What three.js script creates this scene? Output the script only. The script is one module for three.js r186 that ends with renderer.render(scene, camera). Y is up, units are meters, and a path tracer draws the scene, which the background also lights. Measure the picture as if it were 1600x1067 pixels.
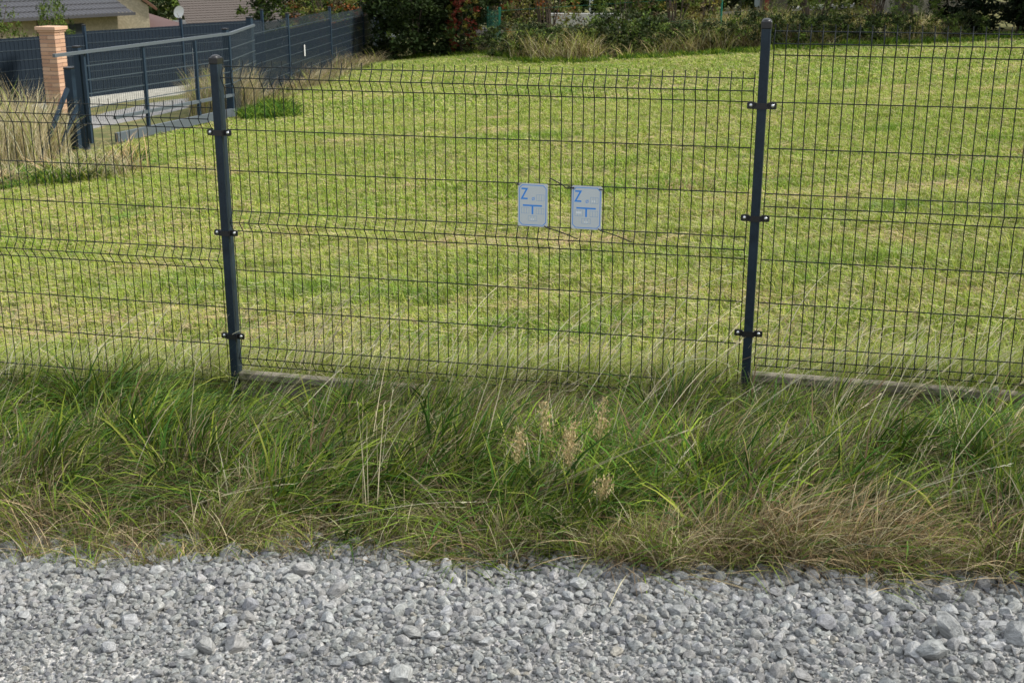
import * as THREE from 'three';
import { mergeGeometries, toCreasedNormals } from 'three/addons/utils/BufferGeometryUtils.js';
import { RoundedBoxGeometry } from 'three/addons/geometries/RoundedBoxGeometry.js';
import { createNoise2D, createNoise3D } from 'simplex-noise';

// ---------------------------------------------------------------- camera, sky, sun, exposure
const scene = new THREE.Scene();
const FPX = 1949.3;                                   // focal length in pixels of the 1600 x 1067 photograph
const camera = new THREE.PerspectiveCamera(2 * Math.atan(533.5 / FPX) * 180 / Math.PI, 1600 / 1067, 0.05, 600);
camera.rotation.order = 'YXZ';
camera.position.set(2.774, 2.004, 5.578);
camera.rotation.set(-0.29956, 0.23801, 0.0013);
camera.focus = 5.6;
camera.userData.fStop = 9;
camera.updateMatrixWorld(true);

function rng32(seed) {
  let a = seed >>> 0;
  return () => { a = (a + 0x6D2B79F5) | 0; let t = Math.imul(a ^ (a >>> 15), 1 | a); t = (t + Math.imul(t ^ (t >>> 7), 61 | t)) ^ t; return ((t ^ (t >>> 14)) >>> 0) / 4294967296; };
}
const noise2 = createNoise2D(rng32(11)), noise3 = createNoise3D(rng32(12));
const fbm = (x, y, o = 4) => { let s = 0, a = 0.5, f = 1; for (let i = 0; i < o; i++) { s += a * noise2(x * f + i * 17.3, y * f - i * 9.1); a *= 0.5; f *= 2.03; } return s; };
const lerp = (a, b, t) => a + (b - a) * t, clamp = (x, a = 0, b = 1) => Math.min(b, Math.max(a, x)), smooth = (a, b, x) => { const t = clamp((x - a) / (b - a)); return t * t * (3 - 2 * t); };

{ // a bright, thinly overcast sky
  const W = 512, H = 256, d = new Float32Array(W * H * 4);
  for (let j = 0; j < H; j++) for (let i = 0; i < W; i++) {
    const th = ((j + 0.5) / H - 0.5) * Math.PI, ph = (i + 0.5) / W * 2 * Math.PI;
    const x = Math.cos(th) * Math.cos(ph), y = Math.sin(th), z = Math.cos(th) * Math.sin(ph);
    let c = 0, a = 0.5, f = 1.6;
    for (let k = 0; k < 5; k++) { c += a * noise3(x * f, y * f * 1.8, z * f); a *= 0.5; f *= 2.1; }
    const g = 0.35 + 0.26 * Math.max(0, y), b = g * (1 + 0.28 * c), t = clamp(0.5 + c * 1.1), k = (j * W + i) * 4;
    d[k] = b * lerp(0.84, 0.98, t); d[k + 1] = b * lerp(0.94, 1.0, t); d[k + 2] = b * lerp(1.10, 1.03, t); d[k + 3] = 1;
  }
  const sky = new THREE.DataTexture(d, W, H, THREE.RGBAFormat, THREE.FloatType);
  sky.mapping = THREE.EquirectangularReflectionMapping; sky.magFilter = THREE.LinearFilter; sky.needsUpdate = true;
  scene.background = sky; scene.environment = sky;
}
const sun = new THREE.DirectionalLight(new THREE.Color(1, 0.95, 0.86), 2.4);
sun.position.set(2 + 30, 27, -9); sun.target.position.set(2, 0, -2);
sun.castShadow = true; sun.shadow.radius = 24; sun.shadow.mapSize.set(2048, 2048);
Object.assign(sun.shadow.camera, { left: -45, right: 45, top: 45, bottom: -45, near: 1, far: 140 });
scene.add(sun, sun.target);

const renderer = new THREE.WebGLRenderer({ antialias: true });
renderer.setSize(1024, 682);
renderer.shadowMap.enabled = true;
renderer.toneMapping = THREE.LinearToneMapping;
renderer.toneMappingExposure = 2.0;

// ---------------------------------------------------------------- helpers
const rgb = (r, g, b) => new THREE.Color().setRGB(r, g, b);
const mat = (c, rough = 0.8, extra = {}) => new THREE.MeshStandardMaterial({ color: c, roughness: rough, ...extra });
const coated = (c, rough, extra = {}) => new THREE.MeshPhysicalMaterial({ color: c, roughness: rough, specularIntensity: 0.8, ...extra });
const taken = {};
function numbered(n) { const k = taken[n] = (taken[n] ?? -1) + 1; return k ? `${n}_${String(k).padStart(3, '0')}` : n; }
function info(o, label, category, group) { o.userData.label = label; o.userData.category = category; if (group) o.userData.group = group; return o; }
function thing(name, label, category, pos = [0, 0, 0], turn = 0, group) {
  const o = new THREE.Group(); o.name = numbered(name); o.position.set(...pos); o.rotation.y = turn; scene.add(o);
  return info(o, label, category, group);
}
function part(name, geo, m, parent) { const o = new THREE.Mesh(geo, m); o.name = name; o.castShadow = o.receiveShadow = true; parent.add(o); return o; }
function structure(name, geo, m) { const o = part(name, geo, m, scene); o.userData.kind = 'structure'; return o; }
function stuff(o, label, category) { o.userData.kind = 'stuff'; if (label) info(o, label, category); return o; }
const boxAt = (w, h, d, x = 0, y = 0, z = 0) => new THREE.BoxGeometry(w, h, d).translate(x, y, z);
function bar(a, b, w, h, up = new THREE.Vector3(0, 1, 0)) { // a box beam between two points
  const A = new THREE.Vector3(...a), B = new THREE.Vector3(...b), d = B.clone().sub(A), L = d.length(); d.normalize();
  const s = new THREE.Vector3().crossVectors(up, d).normalize(), u = new THREE.Vector3().crossVectors(d, s);
  return new THREE.BoxGeometry(w, h, L).applyMatrix4(new THREE.Matrix4().makeBasis(s, u, d).setPosition(A.add(B).multiplyScalar(0.5)));
}
function rod(a, b, r, sides = 6) {
  const A = new THREE.Vector3(...a), B = new THREE.Vector3(...b), d = B.clone().sub(A);
  const q = new THREE.Quaternion().setFromUnitVectors(new THREE.Vector3(0, 1, 0), d.clone().normalize());
  return new THREE.CylinderGeometry(r, r, d.length(), sides).applyMatrix4(new THREE.Matrix4().compose(A.add(B).multiplyScalar(0.5), q, new THREE.Vector3(1, 1, 1)));
}
const tube = (pts, r, n = 24, sides = 6) => new THREE.TubeGeometry(new THREE.CatmullRomCurve3(pts.map(p => new THREE.Vector3(...p))), n, r, sides);
function texture(size, fn, repeat = 1, srgb = false) {
  const d = new Uint8Array(size * size * 4);
  for (let j = 0; j < size; j++) for (let i = 0; i < size; i++) { const c = fn(i / size, j / size), k = (j * size + i) * 4; for (let q = 0; q < 3; q++) d[k + q] = clamp(c[q]) * 255; d[k + 3] = 255; }
  const t = new THREE.DataTexture(d, size, size); t.wrapS = t.wrapT = THREE.RepeatWrapping; t.magFilter = THREE.LinearFilter; t.minFilter = THREE.LinearMipmapLinearFilter;
  t.repeat.set(repeat, repeat); if (srgb) t.colorSpace = THREE.SRGBColorSpace; t.needsUpdate = true; return t;
}
// noise that repeats without a seam over the unit square
const ring = (u, v, f, o = 0) => { const a = u * 2 * Math.PI, b = v * 2 * Math.PI, r = f / (2 * Math.PI); return noise3(Math.cos(a) * r + 7 * o, Math.sin(a) * r + Math.cos(b) * r, Math.sin(b) * r - 3 * o); };
const tfbm = (u, v, f, n = 5) => { let s = 0, a = 0.5; for (let i = 0; i < n; i++) { s += a * ring(u, v, f, i); a *= 0.55; f *= 2; } return s; };

// ---------------------------------------------------------------- terrain
const SLOPE = 0.0777;
const fall = x => SLOPE * 70 * Math.tanh((x - 1.25) / 70);
const edgeZ = x => 2.06 + 0.09 * fbm(x * 0.9, 3.3, 3) + 0.05 * noise2(x * 4.1, 1.7);
function profile(x, z) {
  if (z < -0.1) return -0.07 + 0.018 * noise2(x * 1.1, z * 1.1) + 0.05 * noise2(x * 0.13 + 4, z * 0.13) * smooth(-3, -12, z);
  const k = [[-0.1, -0.08], [0.1, -0.14], [0.55, -0.13], [1.3, -0.01], [2.05, 0.1], [2.6, 0.145], [4, 0.15], [60, 0.1]];
  for (let i = 1; i < k.length; i++) if (z <= k[i][0]) return lerp(k[i - 1][1], k[i][1], smooth(k[i - 1][0], k[i][0], z)) + 0.012 * noise2(x * 2.2, z * 2.2);
  return 0.1;
}
const groundY = (x, z) => fall(x) + profile(x, z);
function sheet(xs, zs, yOf, skip) {
  const P = [], U = [], I = [];
  for (const z of zs) for (const x of xs) { P.push(x, yOf(x, z), z); U.push(x, z); }
  const n = xs.length;
  for (let j = 0; j + 1 < zs.length; j++) for (let i = 0; i + 1 < n; i++) {
    if (skip && skip((xs[i] + xs[i + 1]) / 2, (zs[j] + zs[j + 1]) / 2)) continue;
    const a = j * n + i; I.push(a, a + n, a + 1, a + 1, a + n, a + n + 1);
  }
  const g = new THREE.BufferGeometry();
  g.setAttribute('position', new THREE.Float32BufferAttribute(P, 3)); g.setAttribute('uv', new THREE.Float32BufferAttribute(U, 2)); g.setIndex(I); g.computeVertexNormals(); return g;
}
function steps(list) { const o = []; for (const [a, b, s] of list) for (let x = a; x < b - 1e-6; x += s) o.push(x); o.push(list[list.length - 1][1]); return o; }

const soilTex = texture(512, (u, v) => {
  const a = tfbm(u, v, 6), b = tfbm(u + 0.31, v + 0.17, 40, 3), c = tfbm(u * 1, v + 0.5, 90, 2), straw = smooth(0.02, 0.3, a + b * 0.7);
  return [lerp(0.40, 0.56, straw) + c * 0.16, lerp(0.42, 0.51, straw) + c * 0.15, lerp(0.19, 0.31, straw) + c * 0.09];
}, 0.4, true);
structure('ground', sheet(
  steps([[-160, -40, 12], [-40, -16, 3], [-16, -6, 0.5], [-6, 9, 0.2], [9, 24, 1], [24, 160, 12]]),
  steps([[-260, -60, 20], [-60, -32, 2], [-32, -8, 0.6], [-8, -1, 0.25], [-1, 4, 0.1], [4, 12, 1], [12, 40, 7]]),
  (x, z) => groundY(x, z) - (z > 2.3 ? 0.03 : 0)), mat(rgb(0.75, 0.75, 0.75), 0.95, { map: soilTex }));

// ---------------------------------------------------------------- gravel road
const dustTex = texture(512, (u, v) => {
  const g = 0.68 + 0.16 * tfbm(u, v, 14) + 0.24 * tfbm(u + 0.4, v + 0.2, 120, 2);
  return [g * 1.0, g * 0.985, g * 0.96];
}, 1, true);
const dustBump = texture(512, (u, v) => { const g = 0.5 + 0.5 * tfbm(u + 0.4, v + 0.2, 110, 3); return [g, g, g]; }, 1);
const road = structure('gravel_road', sheet(
  steps([[-30, -3, 1.5], [-3, 7, 0.05], [7, 36, 1.5]]), steps([[1.9, 4.6, 0.05], [4.6, 11, 0.8]]),
  (x, z) => groundY(x, z) + 0.006 - 0.05 * smooth(edgeZ(x) + 0.02, edgeZ(x) - 0.12, z)), mat(rgb(1, 1, 1), 0.95, { map: dustTex, bumpMap: dustBump, bumpScale: 0.008 }));

const stoneTex = texture(256, (u, v) => { const g = 0.83 + 0.22 * tfbm(u, v, 7, 5) + 0.12 * tfbm(u + 0.2, v, 60, 2); return [g, g, g]; }, 1, true);
const stoneBump = texture(256, (u, v) => { const g = 0.5 + 0.5 * tfbm(u, v + 0.3, 16, 5); return [g, g, g]; }, 1);
const stoneMat = mat(rgb(1, 1, 1), 0.92, { map: stoneTex, bumpMap: stoneBump, bumpScale: 0.0025 });
function stoneGeo(seed, detail) {
  const r = rng32(seed * 77 + 5), g = new THREE.IcosahedronGeometry(1, detail), p = g.attributes.position, v = new THREE.Vector3(), planes = [];
  for (let i = 0; i < 16; i++) { const n = new THREE.Vector3(r() - 0.5, r() - 0.5, r() - 0.5).normalize(); planes.push([n, 0.5 + 0.34 * r()]); }
  const sx = 1 + 0.35 * r(), sy = 0.62 + 0.3 * r(), sz = 0.8 + 0.25 * r(), o = r() * 50;
  for (let i = 0; i < p.count; i++) {
    v.fromBufferAttribute(p, i);
    for (const [n, d] of planes) { const e = v.dot(n) - d; if (e > 0) v.addScaledVector(n, -e * 0.96); }
    v.multiplyScalar(1 + 0.05 * noise3(v.x * 2 + o, v.y * 2, v.z * 2));
    p.setXYZ(i, v.x * sx, v.y * sy, v.z * sz);
  }
  g.deleteAttribute('normal'); return toCreasedNormals(g, 0.3);
}
const stonesBig = [], stonesSmall = [];
for (let i = 0; i < 9; i++) { stonesBig.push(stoneGeo(i + 1, 3)); stonesSmall.push(stoneGeo(i + 31, 1)); }
const seen = new THREE.Vector3();
const photo = (x, y, z) => { seen.set(x, y, z).project(camera); return [800 + 800 * seen.x, 533.5 - 533.5 * seen.y]; };
{
  const r = rng32(401), cell = 0.03, grid = new Map(), all = [];
  const key = (i, j) => i * 100003 + j;
  const X0 = -0.9, X1 = 4.9, Z0 = 1.9, Z1 = 4.1;
  function clear(x, z, rad, squeeze) {
    const k = Math.ceil((rad + 0.05) / cell), ci = Math.floor(x / cell), cj = Math.floor(z / cell);
    for (let i = ci - k; i <= ci + k; i++) for (let j = cj - k; j <= cj + k; j++) { const l = grid.get(key(i, j)); if (l) for (const s of l) { const q = (s[2] + rad) * squeeze; if ((s[0] - x) ** 2 + (s[1] - z) ** 2 < q * q) return false; } }
    return true;
  }
  function cast(n, r0, r1, pow, squeeze, ok) {
    for (let t = 0; t < n; t++) {
      const x = lerp(X0, X1, r()), z = lerp(Z0, Z1, r()), rad = lerp(r0, r1, Math.pow(r(), pow));
      if (!ok(x, z) || !clear(x, z, rad, squeeze)) continue;
      const s = [x, z, rad]; all.push(s); const k = key(Math.floor(x / cell), Math.floor(z / cell)); (grid.get(k) ?? grid.set(k, []).get(k)).push(s);
    }
  }
  const on = (x, z) => z > edgeZ(x) - 0.06 - 0.1 * r() * r();
  const fines = (x, z) => smooth(2.3, 2.95, z) * 0.95 + 0.6 * fbm(x * 1.3 + 5, z * 2.6, 3);          // how far the road is worn to small grit there
  const coarse = (x, z) => smooth(2.3, 3.3, x) * smooth(2.75, 2.3, z);                                  // a heap of larger stones along the edge on the right
  cast(240, 0.024, 0.035, 2, 0.85, (x, z) => on(x, z) && r() < 0.10 + 0.7 * coarse(x, z));
  cast(2600, 0.016, 0.026, 1.8, 0.8, (x, z) => on(x, z) && r() < 0.19 + 0.75 * coarse(x, z) - 0.1 * fines(x, z));
  cast(26000, 0.0095, 0.016, 1.4, 0.8, (x, z) => on(x, z) && r() < 0.8 - 0.75 * fines(x, z));
  cast(80000, 0.0065, 0.0095, 1, 0.82, (x, z) => on(x, z) && r() < 0.95 - 0.45 * fines(x, z));
  cast(190000, 0.0035, 0.0065, 1, 0.85, (x, z) => on(x, z) && (fines(x, z) < 0.75 || r() < 0.3));
  cast(120000, 0.0025, 0.004, 1, 0.9, (x, z) => on(x, z) && fines(x, z) > 0.3);
  const M = new THREE.Matrix4(), Q = new THREE.Quaternion(), E = new THREE.Euler(), C = new THREE.Color();
  const tone = () => { const k = r(), t = 0.33 + 0.23 * r(); if (k < 0.03) return [0.64, 0.63, 0.60]; if (k < 0.042) return [t * 1.04, t * 0.98, t * 0.84]; if (k < 0.11) return [t * 0.62, t * 0.63, t * 0.66]; return [t * (0.98 + 0.05 * r()), t * (1.0 + 0.03 * r()), t * (0.955 + 0.05 * r())]; };
  const size = s => { const [px, py] = photo(s[0], groundY(s[0], s[1]), s[1]); return px > -20 && px < 1620 && py < 1090 ? s[2] / Math.hypot(s[0] - 2.774, 1.8, s[1] - 5.578) : 0; };
  const order = all.map(s => [size(s), s]).sort((a, b) => b[0] - a[0]).map(a => a[1]);
  const tones = Array.from({ length: 14 }, () => { const m = stoneMat.clone(); m.color.setRGB(...tone()); return m; });
  const pose = s => {
    E.set((r() - 0.5) * 0.7, r() * 6.28, (r() - 0.5) * 0.7); Q.setFromEuler(E);
    const f = s[2] * (1.22 + 0.3 * r());
    return M.compose(new THREE.Vector3(s[0], groundY(s[0], s[1]) + 0.006 + s[2] * (0.05 + 0.75 * r()), s[1]), Q, new THREE.Vector3(f, f, f));
  };
  order.slice(0, 300).forEach((s, i) => { const o = part(i ? `stone_${String(i).padStart(3, '0')}` : 'stone', stonesBig[i % 9], tones[i % 14], road); o.applyMatrix4(pose(s)); });
  const rest = order.slice(300), bins = Array.from({ length: 18 }, () => []);
  rest.forEach((s, i) => bins[(s[2] > 0.009 ? 0 : 9) + i % 9].push(s));
  bins.forEach((b, k) => {
    if (!b.length) return;
    const o = new THREE.InstancedMesh(k < 9 ? stoneMed(k) : stonesSmall[k - 9], stoneMat, b.length); o.name = numbered('gravel');
    b.forEach((s, i) => { o.setMatrixAt(i, pose(s)); o.setColorAt(i, C.setRGB(...tone())); });
    o.castShadow = o.receiveShadow = true; o.userData.kind = 'stuff'; road.add(o);
  });
}
function stoneMed(k) { return (stoneMed.c ??= [])[k] ??= stoneGeo(k + 61, 2); }

// ---------------------------------------------------------------- grass
class Blades {
  constructor(seed) { this.P = []; this.N = []; this.C = []; this.I = []; this.r = rng32(seed); }
  blade(x, y, z, az, L, w, tilt, bend, col, seg = 5, twist = 0) {
    const { P, N, C, I } = this; let t = tilt, px = x, py = y, pz = z; const base = P.length / 3, ca = Math.cos(az), sa = Math.sin(az), ct = Math.cos(twist), st = Math.sin(twist);
    for (let k = 0; k <= seg; k++) {
      const u = k / seg, s = Math.sin(t), c = Math.cos(t), dx = s * ca, dy = c, dz = s * sa;
      const ux = -c * ca, uy = s, uz = -c * sa;                                   // across the bend
      const ax = -sa * ct + ux * st, ay = uy * st, az_ = ca * ct + uz * st;
      const nx = dy * az_ - dz * ay, ny = dz * ax - dx * az_, nz = dx * ay - dy * ax;
      const h = w * 0.5 * (u < 0.35 ? 0.7 + 0.3 * u / 0.35 : 1 - ((u - 0.35) / 0.65) ** 1.6);
      if (k < seg) { P.push(px - ax * h, py - ay * h, pz - az_ * h, px + ax * h, py + ay * h, pz + az_ * h); N.push(nx, ny, nz, nx, ny, nz); C.push(...col, ...col); }
      else { P.push(px, py, pz); N.push(nx, ny, nz); C.push(...col); }
      const d = L / seg; if (k < seg) { px += dx * d; py += dy * d; pz += dz * d; this.way = [dx, dy, dz]; } t += bend / seg * (0.5 + u);
    }
    for (let k = 0; k < seg - 1; k++) { const a = base + 2 * k; I.push(a, a + 2, a + 1, a + 1, a + 2, a + 3); }
    const a = base + 2 * (seg - 1); I.push(a, a + 2, a + 1);
    return [px, py, pz];
  }
  add(g) { const n = this.P.length / 3, p = g.attributes.position; for (let i = 0; i < p.count; i++) { this.P.push(p.getX(i), p.getY(i), p.getZ(i)); this.N.push(0, 1, 0); } }
  build() {
    const g = new THREE.BufferGeometry();
    g.setAttribute('position', new THREE.Float32BufferAttribute(this.P, 3)); g.setAttribute('normal', new THREE.Float32BufferAttribute(this.N, 3));
    g.setAttribute('color', new THREE.Float32BufferAttribute(this.C, 3)); g.setIndex(this.I); return g;
  }
}
const leafMat = (t = 0.35, rough = 0.75) => new THREE.MeshPhysicalMaterial({ color: 0xffffff, vertexColors: true, roughness: rough, transmission: t, thickness: 0, ior: 1.35, specularIntensity: 0.3, side: THREE.DoubleSide });
const grassMat = leafMat(0.25), dryMat = leafMat(0.2, 0.85), crownMat = leafMat(0.25, 0.7);
const vary = (r, c, k) => { const s = 1 + (r() - 0.5) * 2 * k, h = (r() - 0.5) * k * 0.7; return [c[0] * (s + h), c[1] * s, c[2] * (s - h)]; };
const LUSH = [0.046, 0.112, 0.012], MEADOW = [0.160, 0.228, 0.024], PALE = [0.31, 0.365, 0.075], STRAW = [0.44, 0.375, 0.22], BROWN = [0.135, 0.102, 0.056], BLEACHED = [0.52, 0.46, 0.30];
const CUT = { lush: [0.175, 0.295, 0.036], green: [0.285, 0.372, 0.050], pale: [0.42, 0.455, 0.105], straw: [0.52, 0.455, 0.235] };
function scatter(name, label, list, geos, material) { // list: [geo index, x, y, z, turn, scale, heightScale, [r, g, b]]
  const by = geos.map(() => []); for (const e of list) by[e[0] % geos.length].push(e);
  const out = []; const M = new THREE.Matrix4(), Q = new THREE.Quaternion(), C = new THREE.Color(), Y = new THREE.Vector3(0, 1, 0);
  const holder = new THREE.Group(); holder.name = numbered(name); scene.add(holder); stuff(holder, label, 'grass');
  by.forEach((l, k) => {
    if (!l.length) return;
    const o = new THREE.InstancedMesh(geos[k], material, l.length); o.name = 'blades'; o.userData.kind = 'stuff';
    l.forEach((e, i) => { Q.setFromAxisAngle(Y, e[4]); o.setMatrixAt(i, M.compose(new THREE.Vector3(e[1], e[2], e[3]), Q, new THREE.Vector3(e[5], e[6], e[5]))); o.setColorAt(i, C.setRGB(...e[7])); });
    o.castShadow = o.receiveShadow = true; holder.add(o); out.push(o);
  });
  return holder;
}
function baked(name, label, list, geos, material) { // the same list as ONE mesh, for tangled grass whose copies would overlap deeply
  let nv = 0, ni = 0; for (const e of list) { const g = geos[e[0]]; nv += g.attributes.position.count; ni += g.index.count; }
  const P = new Float32Array(nv * 3), N = new Float32Array(nv * 3), C = new Float32Array(nv * 3), I = new Uint32Array(ni); let v = 0, q = 0;
  for (const e of list) {
    const g = geos[e[0]], p = g.attributes.position.array, n = g.attributes.normal.array, c = g.attributes.color.array, ix = g.index.array, ca = Math.cos(e[4]), sa = Math.sin(e[4]), m = p.length / 3;
    for (let i = 0; i < m; i++) {
      const k = i * 3, o = (v + i) * 3;
      P[o] = e[1] + (p[k] * ca + p[k + 2] * sa) * e[5]; P[o + 1] = e[2] + p[k + 1] * e[6]; P[o + 2] = e[3] + (-p[k] * sa + p[k + 2] * ca) * e[5];
      let nx = (n[k] * ca + n[k + 2] * sa) / e[5], ny = n[k + 1] / e[6], nz = (-n[k] * sa + n[k + 2] * ca) / e[5]; const l = Math.hypot(nx, ny, nz) || 1;
      N[o] = nx / l; N[o + 1] = ny / l; N[o + 2] = nz / l; for (let t = 0; t < 3; t++) C[o + t] = c[k + t] * e[7][t];
    }
    for (let i = 0; i < ix.length; i++) I[q++] = ix[i] + v;
    v += m;
  }
  const g = new THREE.BufferGeometry(); g.setAttribute('position', new THREE.BufferAttribute(P, 3)); g.setAttribute('normal', new THREE.BufferAttribute(N, 3)); g.setAttribute('color', new THREE.BufferAttribute(C, 3)); g.setIndex(new THREE.BufferAttribute(I, 1));
  return stuff(part(numbered(name), g, material, scene), label, 'grass');
}
// a mown tuft: short leaves standing every way, some cut straw lying between them
function tuft(seed, n, rad, L0, L1, w, straw) {
  const b = new Blades(seed), r = b.r;
  for (let i = 0; i < n; i++) {
    const a = r() * 6.28, d = rad * Math.sqrt(r()), lying = r() < straw;
    const col = lying ? vary(r, CUT.straw, 0.22) : vary(r, r() < 0.62 ? CUT.green : r() < 0.6 ? CUT.pale : CUT.lush, 0.2);
    if (lying) b.blade(Math.cos(a) * d, 0.008 + r() * 0.5 * L0, Math.sin(a) * d, r() * 6.28, lerp(L0, L1, r()) * 1.3, w * 0.8, 1.2 + r() * 0.5, (r() - 0.3) * 0.8, col, 2, r());
    else b.blade(Math.cos(a) * d, -0.01, Math.sin(a) * d, r() * 6.28, lerp(L0, L1, r()), w * (0.7 + 0.6 * r()), 0.15 + r() * 0.8, 0.4 + r() * 1.2, col, 3, (r() - 0.5));
  }
  return b.build();
}
// the lawn: fine tufts near the fence, broader ones farther away
const lawnX0 = z => z > -10 ? -8.2 : z > -17 ? -7.0 : -7.5 - (-17 - z) * 0.19;
const lawnZ0 = x => lerp(-29.6, -23.2, smooth(-7.5, -2.5, x)) + 0.25 * noise2(x * 0.8, 4) + 0.6 * smooth(3, 7, x);
{
  const r = rng32(77), near = [], mid = [], far = [];
  const add = (list, count, d0, d1) => {
    for (let i = 0; i < count; i++) {
      const ang = 0.238 + (r() - 0.5) * 1.16, d = Math.sqrt(lerp(d0 * d0, d1 * d1, r())), x = 2.774 - Math.sin(ang) * d, z = 5.578 - Math.cos(ang) * d;
      if (z > -0.06 || x < lawnX0(z) - 0.3 || z < lawnZ0(x) - 0.4) continue;
      const p = 0.7 * fbm(x * 0.14 + 2, z * 0.62, 3) + 0.4 * fbm(x * 0.5, z * 0.7 + 60, 2) + 0.55 * fbm(x * 1.9, z * 2.6 + 9, 3) + 0.25 * (r() - 0.5), dry = smooth(0.0, 0.65, p + 0.16 * smooth(-5, -0.5, z)), lush = smooth(0.15, 0.75, -p);
      const k = 0.85 + 0.3 * r(), c = [lerp(lerp(1.0, 1.2, dry), 0.72, lush) * k, lerp(lerp(1.0, 1.05, dry), 0.9, lush) * k, lerp(lerp(1.0, 1.2, dry), 0.75, lush) * k];
      const s = 0.75 + 0.5 * r();
      list.push([Math.floor(r() * 5) + (r() < dry * 0.6 ? 5 : 0), x, groundY(x, z), z, r() * 6.28, s, s * lerp(1, 0.65, dry) * (1 + 0.7 * lush), c]);
    }
  };
  add(near, 27000, 5.2, 11); add(mid, 27000, 10.6, 20.5); add(far, 34000, 20, 40);
  for (let i = 0; i < 46; i++) { // broad weeds and bare, dried spots
    const ang = 0.238 + (r() - 0.5) * 1.0, d = lerp(6.5, 26, r() * r()), weed = i % 2, cx = 2.774 - Math.sin(ang) * d, cz = 5.578 - Math.cos(ang) * d; if (cz > -0.5 || cx < lawnX0(cz) + 0.5) continue;
    const list = d < 11 ? near : d < 20 ? mid : far, R = 0.12 + 0.22 * r();
    for (let k = 0; k < (weed ? 14 : 34); k++) { const a = r() * 6.28, q = R * Math.sqrt(r()) * (weed ? 0.7 : 1), x = cx + Math.cos(a) * q * 1.6, z = cz + Math.sin(a) * q, u = 0.85 + 0.3 * r(); list.push(weed ? [Math.floor(r() * 5), x, groundY(x, z), z, r() * 6.28, 0.9, 1.35, [0.55 * u, 0.8 * u, 0.6 * u]] : [5 + Math.floor(r() * 5), x, groundY(x, z) + 0.012, z, r() * 6.28, 0.9, 0.5, [1.1 * u, 0.9 * u, 1.05 * u]]); }
  }
  const set = (s, n, rad, a, b, w) => [0, 1, 2, 3, 4].map(i => tuft(s + i, n, rad, a, b, w, 0.17)).concat([5, 6, 7, 8, 9].map(i => tuft(s + i, n, rad, a, b, w, 0.52)));
  scatter('lawn_grass', 'mown yellow-green lawn close behind the wire mesh fence', near, set(100, 18, 0.065, 0.035, 0.085, 0.0042), grassMat);
  scatter('lawn_grass', 'mown lawn in the middle of the open field', mid, set(120, 30, 0.13, 0.035, 0.08, 0.0060), grassMat);
  scatter('lawn_grass', 'mown lawn at the far side of the field before the shrubs', far, set(140, 46, 0.27, 0.04, 0.08, 0.0115), grassMat);
}
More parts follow.
